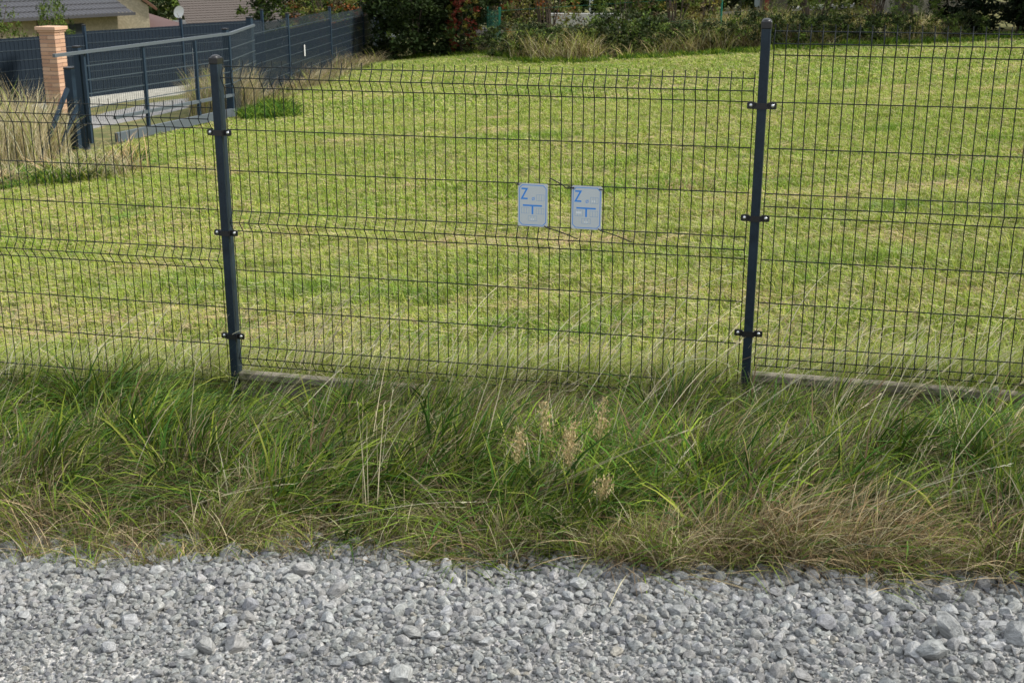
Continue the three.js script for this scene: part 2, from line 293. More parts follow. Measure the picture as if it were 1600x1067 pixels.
// uncut long grass: leaves lean to the right with the wind
const WIND = -0.1;
function clump(seed, n, rad, L0, L1, w, mix, lean, bend, seg = 5) {
  const b = new Blades(seed), r = b.r;
  for (let i = 0; i < n; i++) {
    const a = r() * 6.28, d = rad * Math.sqrt(r()), L = lerp(L0, L1, Math.pow(r(), 0.8)); let q = r(), col = mix[mix.length - 1][1];
    for (const [p, c] of mix) { if (q < p) { col = c; break; } q -= p; }
    const az = WIND + (r() + r() + r() - 1.5) * lean;
    b.blade(Math.cos(a) * d, -0.02, Math.sin(a) * d, az, L, w * (0.6 + 0.7 * r()), 0.05 + r() * 0.5, bend * (0.4 + r()), vary(r, col, 0.3), seg, (r() - 0.5) * 2.2);
  }
  return b.build();
}
const FIVE = [0, 1, 2, 3, 4];
{
  const broad = FIVE.map(i => clump(200 + i, 17, 0.06, 0.26, 0.56, 0.0082, [[0.50, LUSH], [0.34, MEADOW], [0.09, PALE], [0.07, BROWN]], 1.5, 1.9));
  const fine = FIVE.map(i => clump(220 + i, 28, 0.07, 0.22, 0.48, 0.0046, [[0.36, LUSH], [0.38, MEADOW], [0.10, STRAW], [0.16, BROWN]], 1.4, 1.7));
  const dry = FIVE.map(i => clump(240 + i, 38, 0.08, 0.2, 0.46, 0.0029, [[0.2, MEADOW], [0.22, STRAW], [0.58, BROWN]], 1.6, 1.9));
  const short = FIVE.map(i => clump(260 + i, 20, 0.05, 0.08, 0.2, 0.0034, [[0.25, MEADOW], [0.1, PALE], [0.35, STRAW], [0.3, BROWN]], 3.1, 1.3, 4));
  const geos = [...broad, ...fine, ...dry, ...short], r = rng32(91), list = [];
  for (let i = 0; i < 5700; i++) {
    const x = lerp(-2.9, 5.6, r()), z = lerp(0.05, 2.12, r()), e = edgeZ(x) - z;
    if (e < -0.02) continue;
    // every tuft of the verge spreads from a root of its own
    let best = 9, tx = 0, tz = 0; const ci = Math.floor(x / 0.27), cj = Math.floor(z / 0.27);
    for (let a = -1; a <= 1; a++) for (let b = -1; b <= 1; b++) { const u = (ci + a + 0.5 + 0.45 * noise2((ci + a) * 3.7, (cj + b) * 5.1)) * 0.27, v = (cj + b + 0.5 + 0.45 * noise2((ci + a) * 4.3 + 50, (cj + b) * 2.9)) * 0.27, d = Math.hypot(u - x, v - z); if (d < best) { best = d; tx = u; tz = v; } }
    const own = 0.5 + 0.5 * noise2(tx * 31.7, tz * 27.3), own2 = 0.5 + 0.5 * noise2(tx * 19.1 + 9, tz * 23.7);
    const brown = 0.31 + 0.65 * fbm(tx * 0.8 + 1.5, tz * 1.1 + 6, 3) + 0.35 * smooth(0.55, 0.1, z) * smooth(0.5, 1.2, x) * smooth(3.4, 2.4, x) + 0.22 * smooth(0.4, 0.1, e) + 0.14 * smooth(-0.5, 1.5, x) + 0.35 * (own - 0.5);
    let kind = r() < brown ? 2 : r() < 0.12 + 0.55 * own2 + 0.25 * smooth(1.2, -0.5, x) ? 0 : 1;
    let h = (0.8 + 0.5 * fbm(tx * 1.6, tz * 1.6 + 20, 2) + 0.35 * (own2 - 0.5)) * (1.18 - 2.0 * best) + 0.25 * (r() - 0.5);
    h *= lerp(0.45, 1, smooth(0.02, 0.5, e));
    const bare = Math.max(smooth(0.72, 0.4, x) * smooth(-0.3, 0.05, x) * smooth(0.95, 0.55, z), smooth(2.95, 3.3, x) * smooth(4.6, 4.1, x) * smooth(0.85, 0.45, z));
    h *= lerp(1, 0.5, bare);
    h *= lerp(0.75, 1, smooth(0.05, 0.5, z));
    if (e < 0.16 && r() < 0.75) { if (r() < 0.45) continue; kind = 3; h = 0.6 + 0.6 * r(); }
    const k = (0.68 + 0.58 * own) * (0.72 + 0.58 * r()), g = [k, k, k];
    list.push([kind * 5 + Math.floor(r() * 5), x, groundY(x, z), z, WIND - Math.atan2(WIND + 0.5 * noise2(x * 0.9, z * 0.9 + 30) + (z - tz) * 9, 0.75 + (x - tx) * 9) + (r() - 0.5) * 0.7, 0.8 + 0.4 * r(), Math.max(0.2, h), g]);
  }
  baked('verge_grass', 'long uncut green and brown grass on the verge between gravel and fence', list, geos, grassMat);
  // ragged low tufts that creep out over the stones
  const edge = [];
  for (let i = 0; i < 900; i++) {
    const x = lerp(-1.4, 4.6, r()), left = smooth(2.1, 0.5, x), z = edgeZ(x) - 0.06 + (0.07 + 0.30 * left) * r() * Math.sqrt(r()); if (fbm(x * 2.6, z * 3.1 + 70, 2) < -0.08 - 0.1 * left) continue;
    edge.push([r() < 0.8 ? 15 + Math.floor(r() * 5) : 10 + Math.floor(r() * 5), x, groundY(x, z) + 0.006, z, r() * 6.28, 0.5 + 0.7 * r(), (0.22 + 0.3 * r()) * (r() < 0.15 ? 1.7 : 1), r() < 0.25 ? [0.8, 0.95, 0.7] : [1.05, 0.98, 0.98]]);
  }
  scatter('edge_grass', 'short dry tufts growing out between the stones along the gravel edge', edge, geos, dryMat);
  // a strip of long pale grass the mower leaves along the back of the fence
  const back = [], pale = FIVE.map(i => clump(280 + i, 22, 0.08, 0.16, 0.42, 0.0030, [[0.5, PALE], [0.3, MEADOW], [0.2, BLEACHED]], 2.6, 2.0));
  for (let i = 0; i < 1300; i++) {
    const x = lerp(-3, 5.6, r()), z = -0.05 - 0.75 * r() * r(); if (z < -0.45 && r() < 0.5) continue;
    back.push([Math.floor(r() * 5), x, groundY(x, z), z, (r() - 0.5) * 2, 0.8 + 0.4 * r(), 0.45 + 0.5 * r() * smooth(-0.9, -0.1, z), [1, 1, 1]]);
  }
  scatter('fence_grass', 'pale long grass left uncut along the back of the fence', back, pale, grassMat);
}
{ // long bleached flower stalks that stand above the leaves
  const r = rng32(510), b = new Blades(511), c = new Blades(512);
  const stalk = (B, x, z, L, tilt, az, bend, w = 0.0026) => {
    const col = vary(r, r() < 0.4 ? BLEACHED : [0.78, 0.71, 0.50], 0.12), y = groundY(x, z) - 0.02;
    const tip = B.blade(x, y, z, az, L, w, tilt, bend, col, 9, r() * 3);
    const way = B.way, lay = Math.acos(clamp(way[1], -1, 1));
    for (let k = 0; k < 12; k++) B.blade(tip[0] - way[0] * k * 0.008, tip[1] - way[1] * k * 0.008, tip[2] - way[2] * k * 0.008, az + (r() - 0.5) * 0.9, 0.012 + 0.012 * r(), 0.0022, lay + (r() - 0.5) * 0.7, 0.2, col, 2, r() * 3);
  };
  for (let i = 0; i < 150; i++) { const x = lerp(-2.2, 4.8, r()), z = lerp(0.15, 1.85, r()); stalk(b, x, z, lerp(0.35, 0.75, r()), 0.15 + r() * 0.6, WIND + (r() - 0.5) * 1.7, r() * 0.9, 0.0034); }
  for (let i = 0; i < 13; i++) stalk(b, 2.93 + 0.12 * r(), 1.0 + 0.14 * r(), 0.55 + 0.3 * r(), 0.1 + 0.5 * r(), WIND + (r() - 0.5) * 0.8, 0.15 + r() * 0.3, 0.003);
  for (let i = 0; i < 5; i++) stalk(b, 1.32 + 0.05 * r(), 1.72 + 0.1 * r(), 0.42 + 0.12 * r(), 0.02 + 0.12 * r(), r() * 6, 0.05, 0.003);
  for (const [x, z, L, t, az] of [[2.3, 0.9, 0.95, 0.75, -0.2], [2.1, 1.2, 0.9, 0.8, -0.3], [1.7, 1.75, 0.8, 0.95, -0.15], [2.75, 1.9, 0.8, 1.0, -0.25], [0.4, 1.9, 0.8, 1.1, -0.1], [0.2, 1.1, 0.6, 0.9, -0.3], [2.5, 1.5, 0.85, 0.8, -0.35], [1.0, 1.95, 0.75, 1.15, -0.1]]) for (let k = 0; k < 2; k++) stalk(b, x + 0.05 * r(), z, L * (0.85 + 0.3 * r()), t, az, 0.25 + 0.3 * r(), 0.003);
  for (let i = 0; i < 230; i++) { const x = lerp(-2.6, 5, Math.pow(r(), 0.8)), z = -0.08 - 0.9 * r() * r(); stalk(c, x, z, lerp(0.4, 0.95, r() * r()), 0.15 + r() * 0.6, WIND + (r() - 0.5) * 1.6, 0.3 + r() * 1.2, 0.0048); }
  for (let i = 0; i < 26; i++) stalk(c, 0.12 + 0.2 * r(), -0.12 - 0.2 * r(), 0.45 + 0.4 * r(), 0.15 + 0.45 * r(), WIND + (r() - 0.5) * 0.7, 0.3 + r() * 0.9, 0.0048);
  stuff(part('dry_stalks', b.build(), dryMat, scene), 'thin straw-coloured flower stalks leaning over the verge grass', 'grass');
  stuff(part('dry_stalks_001', c.build(), dryMat, scene), 'bleached flower stalks arching up behind the wire fence', 'grass');
  taken.dry_stalks = 1;
}
function tussock(label, x, z, seed, n, L0, L1, w, mix, az, spread, bend, rad) {
  const b = new Blades(seed), r = b.r;
  for (let i = 0; i < n; i++) {
    const a = r() * 6.28, d = rad * Math.sqrt(r()); let q = r(), col = mix[mix.length - 1][1];
    for (const [p, c] of mix) { if (q < p) { col = c; break; } q -= p; }
    b.blade(Math.cos(a) * d * 1.8, -0.02, Math.sin(a) * d, az + (r() + r() - 1) * spread, lerp(L0, L1, r()), w * (0.6 + 0.7 * r()), 0.05 + r() * 0.7, bend * (0.5 + 0.8 * r()), vary(r, col, 0.3), 7, (r() - 0.5) * 2);
  }
  const t = thing('grass_tussock', label, 'grass tussock', [x, groundY(x, z), z]);
  part('leaves', b.build(), grassMat, t);
}
const RUST = [0.33, 0.235, 0.12];
tussock('large tan-brown tussock of fine dead grass spilling over the gravel edge', 2.92, 1.93, 601, 1400, 0.16, 0.38, 0.0024, [[0.5, RUST], [0.3, STRAW], [0.2, BROWN]], -0.05, 2.0, 2.0, 0.16);
tussock('smaller tan tussock of dead grass left of the large tan one', 2.55, 1.95, 602, 650, 0.12, 0.3, 0.0024, [[0.45, RUST], [0.35, STRAW], [0.2, BROWN]], 0.1, 3.0, 1.7, 0.13);
tussock('bright green fountain-shaped tussock below the bare concrete plinth', 3.42, 1.15, 603, 420, 0.35, 0.62, 0.0046, [[0.55, [0.10, 0.19, 0.035]], [0.3, MEADOW], [0.15, STRAW]], -0.1, 3.1, 2.1, 0.07);
tussock('dark green tussock with long flat leaves combed to the right', 3.75, 1.45, 604, 600, 0.35, 0.6, 0.0036, [[0.7, LUSH], [0.2, MEADOW], [0.1, BROWN]], -0.1, 1.1, 2.2, 0.1);
tussock('lush green tussock of broad arching leaves beside the fence post with the visible side', -0.35, 0.55, 605, 300, 0.35, 0.62, 0.0072, [[0.7, [0.10, 0.19, 0.04]], [0.2, MEADOW], [0.1, PALE]], -0.1, 2.2, 2.0, 0.16);
tussock('broad-leaved green tussock in front of the low plinth end', 0.2, 0.75, 606, 260, 0.3, 0.55, 0.0070, [[0.7, [0.105, 0.19, 0.04]], [0.2, MEADOW], [0.1, PALE]], -0.2, 1.8, 1.8, 0.15);
tussock('upright bright green tuft among the seed heads', 2.13, 1.38, 607, 60, 0.25, 0.42, 0.0065, [[0.8, [0.13, 0.25, 0.035]], [0.2, MEADOW]], -0.6, 3.1, 0.8, 0.05);
tussock('green tuft standing at the gravel edge', 1.95, 1.9, 608, 220, 0.14, 0.3, 0.0040, [[0.6, [0.11, 0.18, 0.03]], [0.3, MEADOW], [0.1, STRAW]], 0.4, 3.1, 1.0, 0.1);

// flowering grass with open seed heads
const seedMat = dryMat;
function seedGrass(label, x, z, h, seed, lean) {
  const b = new Blades(seed), s = new Blades(seed + 1), r = b.r, col = [0.42, 0.34, 0.17];
  const az = lean > 0 ? 0 : Math.PI, tl = Math.abs(lean);
  b.blade(0, -0.02, 0, az, h, 0.004, tl, 0.15, [0.26, 0.24, 0.08], 8, 0); b.blade(0.001, -0.02, 0.001, az, h, 0.004, tl, 0.15, [0.26, 0.24, 0.08], 8, 1.57);
  for (let k = 0; k < 26; k++) {
    const u = k / 26, f = h * (0.62 + 0.36 * u), px = Math.sin(tl + 0.04) * f * Math.cos(az), py = Math.cos(tl + 0.04) * f, n = 5 - Math.floor(u * 3), La = 0.075 * (1 - u * 0.72);
    for (let j = 0; j < n; j++) {
      const a = r() * 6.28, up = 0.35 + r() * 0.7, e = La * (0.3 + 0.7 * r()), qx = px + Math.cos(a) * Math.sin(up) * e, qy = py + Math.cos(up) * e, qz = Math.sin(a) * Math.sin(up) * e;
      b.blade(px, py, 0, a, e, 0.0012, up, 0, col, 2, 0);
      for (let m = 0; m < 2; m++) s.blade(qx, qy - 0.004, qz, r() * 6.28, 0.008 + 0.006 * r(), 0.0036, r() * 1.2, 0.2, vary(r, r() < 0.6 ? [0.60, 0.49, 0.27] : [0.38, 0.28, 0.14], 0.2), 3, r() * 3);
    }
  }
  const t = thing('seed_grass', label, 'grass stem', [x, groundY(x, z), z], 0, 'seed heads on the verge');
  part('stem', b.build(), seedMat, t); part('seed_head', s.build(), seedMat, t);
}
[['tallest tan seed head, pointed, beside the bright green tuft', 2.08, 1.55, 0.47, 0.06], ['wide loose tan seed head left of the tallest one', 1.99, 1.62, 0.39, 0.08], ['dense tan seed head just under the bright green tuft', 2.06, 1.72, 0.36, -0.05],
  ['slim greenish seed head above the wide loose one', 1.92, 1.45, 0.42, -0.04], ['small tan seed head farthest from the bright green tuft', 1.83, 1.66, 0.36, 0.03], ['low nodding seed head nearest the gravel', 2.12, 1.86, 0.24, 0.3]]
  .forEach(([l, x, z, h, lean], i) => seedGrass(l, x, z, h, 640 + i * 3, lean));

// ---------------------------------------------------------------- the wire mesh fence
const speck = texture(256, (u, v) => { const g = 0.86 + 0.12 * tfbm(u, v, 9, 4) + 0.08 * tfbm(u, v + 0.4, 70, 2); return [g, g, g]; }, 1, true);
const steel = coated(rgb(0.011, 0.015, 0.016), 0.4, { specularIntensity: 0.5 });
const postMat = coated(rgb(0.029, 0.046, 0.064), 0.42, { map: speck, specularIntensity: 0.4 });
const capMat = mat(rgb(0.012, 0.012, 0.013), 0.35), clampMat = mat(rgb(0.010, 0.010, 0.012), 0.45), boltMat = mat(rgb(0.78, 0.78, 0.76), 0.28, { metalness: 1 });
const FOLD = 0.040;
const wirePath = [[-0.005, 0], [0, 0.002], [0.05, FOLD], [0.1, 0.002], [0.12, 0], [0.69, 0], [0.7, 0.002], [0.75, FOLD], [0.8, 0.002], [0.81, 0], [1.39, 0], [1.4, 0.002], [1.45, FOLD], [1.5, 0.002], [1.51, 0], [1.53, 0]];
function wireGeo(r, sides = 6) {
  const P = [], I = [], n = wirePath.length;
  for (const [y, z] of wirePath) for (let k = 0; k < sides; k++) { const a = k / sides * 6.2832; P.push(Math.cos(a) * r, y, z + Math.sin(a) * r); }
  for (let j = 0; j + 1 < n; j++) for (let k = 0; k < sides; k++) { const a = j * sides + k, b = j * sides + (k + 1) % sides; I.push(a, a + sides, b, b, a + sides, b + sides); }
  for (let k = 1; k + 1 < sides; k++) I.push((n - 1) * sides, (n - 1) * sides + k + 1, (n - 1) * sides + k);
  const g = new THREE.BufferGeometry(); g.setAttribute('position', new THREE.Float32BufferAttribute(P, 3)); g.setIndex(I); g.computeVertexNormals(); return g;
}
const vWire = wireGeo(0.00235), hWire = new THREE.CylinderGeometry(0.0026, 0.0026, 2.506, 6, 1).rotateZ(Math.PI / 2);
const LEVELS = [0, 0.05, 0.1, 0.3, 0.5, 0.7, 0.75, 0.8, 1.0, 1.2, 1.4, 1.45, 1.5];
const PANELS = [['lowest of three anthracite wire mesh fence sections, bottom hidden in green grass', -2.5818, -0.1984], ['anthracite wire mesh fence section carrying two grey sign plates', 0, 0], ['highest of three anthracite wire mesh fence sections, above the bare plinth', 2.574, 0.2008]];
for (const [label, x, y] of PANELS) {
  const p = thing('wire_fence', label, 'fence', [x, y, 0], 0, 'wire mesh fence panels');
  for (let i = 0; i <= 50; i++) { const w = part('vertical_wire', vWire, steel, p); w.position.x = i * 0.05; }
  for (const h of LEVELS) { const w = part('horizontal_wire', hWire, steel, p); const f = Math.abs(h - 0.05) < 1e-6 || Math.abs(h - 0.75) < 1e-6 || Math.abs(h - 1.45) < 1e-6; w.position.set(1.25, h, (f ? FOLD : 0) - 0.0046); }
}
function roundRect(w, d, r) { const s = new THREE.Shape(), x = w / 2, y = d / 2; s.moveTo(-x + r, -y); s.lineTo(x - r, -y); s.absarc(x - r, -y + r, r, -Math.PI / 2, 0); s.lineTo(x, y - r); s.absarc(x - r, y - r, r, 0, Math.PI / 2); s.lineTo(-x + r, y); s.absarc(-x + r, y - r, r, Math.PI / 2, Math.PI); s.lineTo(-x, -y + r); s.absarc(-x + r, -y + r, r, Math.PI, Math.PI * 1.5); return s; }
const PZ = -0.006;                                                                            // middle of the post's depth; the mesh meets its sides
function fencePost(label, x, top, panelBase, base) {
  const p = thing('fence_post', label, 'fence post', [x, base, 0], 0, 'posts of the wire mesh fence');
  const H = top - 0.03 - base;
  part('post_tube', new THREE.ExtrudeGeometry(roundRect(0.04, 0.06, 0.005), { depth: H, bevelEnabled: false, curveSegments: 4 }).rotateX(-Math.PI / 2).translate(0, 0, PZ), postMat, p);
  part('cap', mergeGeometries([new RoundedBoxGeometry(0.045, 0.034, 0.065, 3, 0.006).translate(0, H + 0.004, PZ), new THREE.SphereGeometry(0.03, 20, 8, 0, 6.2832, 0, Math.PI / 2).scale(0.70, 0.42, 1.02).translate(0, H + 0.0195, PZ)].map(g => g.index ? g.toNonIndexed() : g)), capMat, p);
  for (const h of [1.185, 0.69, 0.155]) {
    const y = panelBase + h - base;
    const strap = [boxAt(0.052, 0.026, 0.003, 0, y, PZ + 0.0325), boxAt(0.003, 0.026, 0.022, -0.0255, y, PZ + 0.023), boxAt(0.003, 0.026, 0.022, 0.0255, y, PZ + 0.023)].map(g => g.toNonIndexed());
    const ear = new THREE.ExtrudeGeometry(roundRect(0.036, 0.027, 0.006), { depth: 0.004, bevelEnabled: true, bevelSize: 0.0015, bevelThickness: 0.0015, bevelSegments: 2 });
    const cl = part('clamp', mergeGeometries([...strap, ear.clone().translate(-0.044, y, PZ + 0.0115), ear.clone().translate(0.044, y, PZ + 0.0115)]), clampMat, p);
    for (const s of [-1, 1]) part('bolt', new THREE.SphereGeometry(0.0086, 16, 8, 0, 6.2832, 0, Math.PI / 2).rotateX(Math.PI / 2).scale(1, 1, 0.75).translate(s * 0.046, y + 0.001, PZ + 0.0168), boltMat, cl);
  }
}
fencePost('dark anthracite fence post between the lowest mesh panel and the panel with the signs', -0.041, 1.552, 0, -0.55);
fencePost('dark anthracite fence post between the panel with the signs and the highest mesh panel', 2.537, 1.752, 0.2008, -0.35);
fencePost('dark anthracite fence post at the far end of the lowest mesh panel', -2.622, 1.353, -0.1984, -0.75);
fencePost('dark anthracite fence post at the uphill end of the highest mesh panel', 5.115, 1.95, 0.4, -0.15);

// concrete plinth boards under the panels
const concTex = texture(512, (u, v) => { const g = 0.62 + 0.16 * tfbm(u, v, 6, 5) + 0.13 * tfbm(u + 0.3, v, 80, 3), m = smooth(0.05, 0.5, tfbm(u + 0.6, v + 0.1, 9, 4)); return [g * lerp(1, 0.74, m), g * lerp(0.97, 0.76, m), g * lerp(0.9, 0.58, m)]; }, 1.5, true);
const concBump = texture(256, (u, v) => { const g = 0.5 + 0.4 * tfbm(u, v, 40, 4); return [g, g, g]; }, 3);
const concrete = mat(rgb(0.58, 0.55, 0.49), 0.95, { map: concTex, bumpMap: concBump, bumpScale: 0.004 });
for (const [label, x, y] of [['weathered concrete plinth board under the lowest mesh panel', -2.592, -0.2334], ['weathered concrete plinth board showing one end under the sign panel', -0.014, -0.035], ['weathered concrete plinth board lying bare under the highest mesh panel', 2.564, 0.1658]]) {
  const t = thing('plinth_board', label, 'plinth', [x, y, 0], 0, 'concrete plinth boards under the fence');
  const g = new THREE.Shape(); [[-0.028, 0], [0.022, 0], [0.026, -0.004], [0.026, -0.034], [0.012, -0.042], [0.012, -0.21], [0.026, -0.218], [0.026, -0.26], [-0.028, -0.26]].forEach(([a, b], i) => i ? g.lineTo(-a, b) : g.moveTo(-a, b));
  part('board', new THREE.ExtrudeGeometry(g, { depth: 2.53, bevelEnabled: false, steps: 1 }).rotateY(Math.PI / 2), concrete, t);
}
{ // two stones someone left on the plinth
  const t = thing('loose_stone', 'small grey stone lying on top of the bare concrete plinth', 'stone', [3.63, 0.1658 + 0.012, 0.008], 0.5); part('stone_body', stonesBig[2].clone().scale(0.019, 0.019, 0.019), mat(rgb(0.36, 0.34, 0.31), 0.9), t);
  const s = thing('loose_stone', 'flat pebble next to the small stone on the plinth', 'stone', [3.69, 0.1658 + 0.004, 0.01], 1.1); part('stone_body', stonesBig[5].clone().scale(0.014, 0.007, 0.01), mat(rgb(0.36, 0.34, 0.31), 0.9), s);
}

// ---------------------------------------------------------------- sign plates
function signFace(variant) {
  const c = document.createElement('canvas'); c.width = 280; c.height = 400; const g = c.getContext('2d'); const B = '#3a8fe8';
  g.fillStyle = '#cdd3d5'; g.fillRect(0, 0, 280, 400);
  const r = rng32(900 + variant); for (let i = 0; i < 900; i++) { g.fillStyle = r() < 0.5 ? 'rgba(255,255,255,0.05)' : 'rgba(60,60,60,0.04)'; g.fillRect(r() * 280, r() * 400, 2 + r() * 9, 1 + r() * 3); }
  const frame = (q, n) => { g.lineWidth = n; g.beginPath(); g.moveTo(q + 28, q); g.lineTo(280 - q - 28, q); g.lineTo(280 - q, q + 28); g.lineTo(280 - q, 400 - q - 28); g.lineTo(280 - q - 28, 400 - q); g.lineTo(q + 28, 400 - q); g.lineTo(q, 400 - q - 28); g.lineTo(q, q + 28); g.closePath(); g.stroke(); };
  g.strokeStyle = B; frame(14, 6);
  // Z
  g.lineJoin = 'miter'; g.lineWidth = 15; g.beginPath(); g.moveTo(32, 48); g.lineTo(84, 48); g.lineTo(36, 140); g.lineTo(92, 140); g.stroke();
  g.lineWidth = 4; g.beginPath(); g.arc(145, 140, 12, 0, 7); g.stroke(); g.lineWidth = 3; g.beginPath(); g.moveTo(134, 156); g.lineTo(157, 122); g.stroke();
  g.lineWidth = 2; g.strokeStyle = '#6f9fd0';
  const box = (x, y, w, h, n) => { g.strokeRect(x, y, w, h); for (let k = 1; k < n; k++) { g.beginPath(); g.moveTo(x + w * k / n, y); g.lineTo(x + w * k / n, y + h); g.stroke(); } };
  box(176, 100, 72, 56, 3); box(34, 224, 72, 54, 3); box(174, 228, 74, 52, 3); box(98, 300, 82, 46, 3);
  g.fillStyle = B; g.fillRect(46, 196, 182, 15); g.fillRect(130, 211, 17, 74);
  g.fillStyle = 'rgba(240,243,245,0.75)';
  const dab = (x, y) => { g.fillRect(x, y, 12, 16); g.fillRect(x + 20, y, 12, 16); };
  dab(122, 324); if (variant) { dab(188, 128); g.fillRect(44, 236, 50, 20); }
  const t = new THREE.CanvasTexture(c); t.colorSpace = THREE.SRGBColorSpace; return t;
}
const plateMat = mat(rgb(0.45, 0.48, 0.50), 0.5), tieMat = mat(rgb(0.012, 0.012, 0.013), 0.6);
[['grey plate with blue Z and T and no tie at its upper right corner', 0, 1.45, 0.802], ['grey plate with blue Z and T, long black tie at its upper left corner', 1, 1.703, 0.801]].forEach(([label, v, x, y]) => {
  const t = thing('sign_plate', label, 'sign', [x, y, 0.0045], 0, 'sign plates on the fence'); t.rotation.z = -0.005;
  const W = 0.14, H = 0.2;
  part('plate', new THREE.ExtrudeGeometry(roundRect(W, H, 0.008), { depth: 0.003, bevelEnabled: true, bevelSize: 0.0006, bevelThickness: 0.0006, bevelSegments: 1 }).translate(W / 2, H / 2, 0), plateMat, t);
  const f = new THREE.ShapeGeometry(roundRect(W, H, 0.008), 4).translate(W / 2, H / 2, 0.0038), p = f.attributes.position, uv = f.attributes.uv;
  for (let i = 0; i < p.count; i++) uv.setXY(i, p.getX(i) / W, p.getY(i) / H);
  part('printed_face', f, mat(0xffffff, 0.45, { map: signFace(v) }), t);
  const T = (pts, r = 0.0028) => part('tie', tube(pts, r, 20, 5), tieMat, t);
  T([[0.127, 0.006, 0.006], [0.137, -0.0, 0.009], [0.145, -0.003, 0.004], [0.2, -0.018, 0.003], [0.285, -0.046, 0.006]]);
  if (v) { T([[0.012, 0.193, 0.006], [-0.004, 0.189, 0.008], [-0.022, 0.187, 0.005], [-0.045, 0.202, 0.004], [-0.105, 0.232, 0.006]]); T([[0.01, 0.187, 0.006], [-0.006, 0.194, 0.007], [-0.02, 0.192, 0.006]]); T([[0.128, 0.19, 0.006], [0.145, 0.186, 0.004], [0.146, 0.165, -0.004]]); }
  else { T([[0.008, 0.196, 0.006], [-0.004, 0.194, 0.005], [-0.006, 0.196, -0.004]]); T([[0.012, 0.196, 0.005], [0.018, 0.215, 0.004], [0.008, 0.235, 0.003]], 0.0009); }
});

// ---------------------------------------------------------------- beyond the lawn
const dir = px => 0.23801 - Math.atan((px - 800) / (FPX * 0.98));                              // heading of a column of the photograph
const spot = (px, d) => [2.774 - Math.sin(dir(px)) * d, 5.578 - Math.cos(dir(px)) * d];
const V = (p, h = 0) => [p[0], groundY(p[0], p[1]) + h, p[1]];
const along = (a, b, t) => [lerp(a[0], b[0], t), lerp(a[1], b[1], t)];
const slateBlue = coated(rgb(0.022, 0.040, 0.062), 0.5, { specularIntensity: 0.4 }), paleSteel = coated(rgb(0.095, 0.115, 0.13), 0.45), wireGrey = coated(rgb(0.05, 0.07, 0.085), 0.5), screenMat = coated(rgb(0.010, 0.019, 0.031), 0.7, { specularIntensity: 0.4 }), whiteWall = mat(rgb(0.62, 0.61, 0.57), 0.9, { map: speck });
// screened panel fences: each panel, post and plinth is a thing of its own
function post(label, p, h, w, group, m = slateBlue) {
  const t = thing('screen_post', label, 'fence post', V(p, -0.3), 0, group);
  part('post_tube', boxAt(w, h + 0.28, w, 0, (h + 0.28) / 2, 0), m, t);
  part('cap', new RoundedBoxGeometry(w + 0.012, 0.03, w + 0.012, 2, 0.008).translate(0, h + 0.295, 0), capMat, t);
}
function screenPanel(label, a, b, h, group, openTop) {
  const A = V(a), B = V(b), L = Math.hypot(B[0] - A[0], B[2] - A[2]), base = Math.min(A[1], B[1]);
  const t = thing('screen_fence', label, 'fence', [A[0], base, A[2]], Math.atan2(-(B[2] - A[2]), B[0] - A[0]), group);
  const top = h - (openTop ? 0.2 : 0.03), s = [];
  for (let x = 0.03; x < L - 0.03; x += 0.05) s.push(boxAt(0.0515, top - 0.12, 0.004, x + 0.023, 0.12 + (top - 0.12) / 2, ((x * 20 | 0) % 2) * 0.006));
  const sc = part('privacy_strips', mergeGeometries(s), screenMat, t); sc.userData.kind = 'stuff';
  for (let y = 0.14; y <= h; y += 0.2) part('horizontal_wire', bar([0, y, 0.012], [L, y, 0.012], 0.006, 0.010), wireGrey, t);
  for (let y = 0.14; y <= h; y += 0.2) part('horizontal_wire', bar([0, y, -0.012], [L, y, -0.012], 0.006, 0.010), wireGrey, t);
  if (openTop) { const v = []; for (let x = 0.05; x < L; x += 0.05) v.push(rod([x, top, 0.016], [x, h + 0.03, 0.016], 0.003, 4)); const vw = part('vertical_wires', mergeGeometries(v), wireGrey, t); vw.userData.kind = 'stuff'; }
}
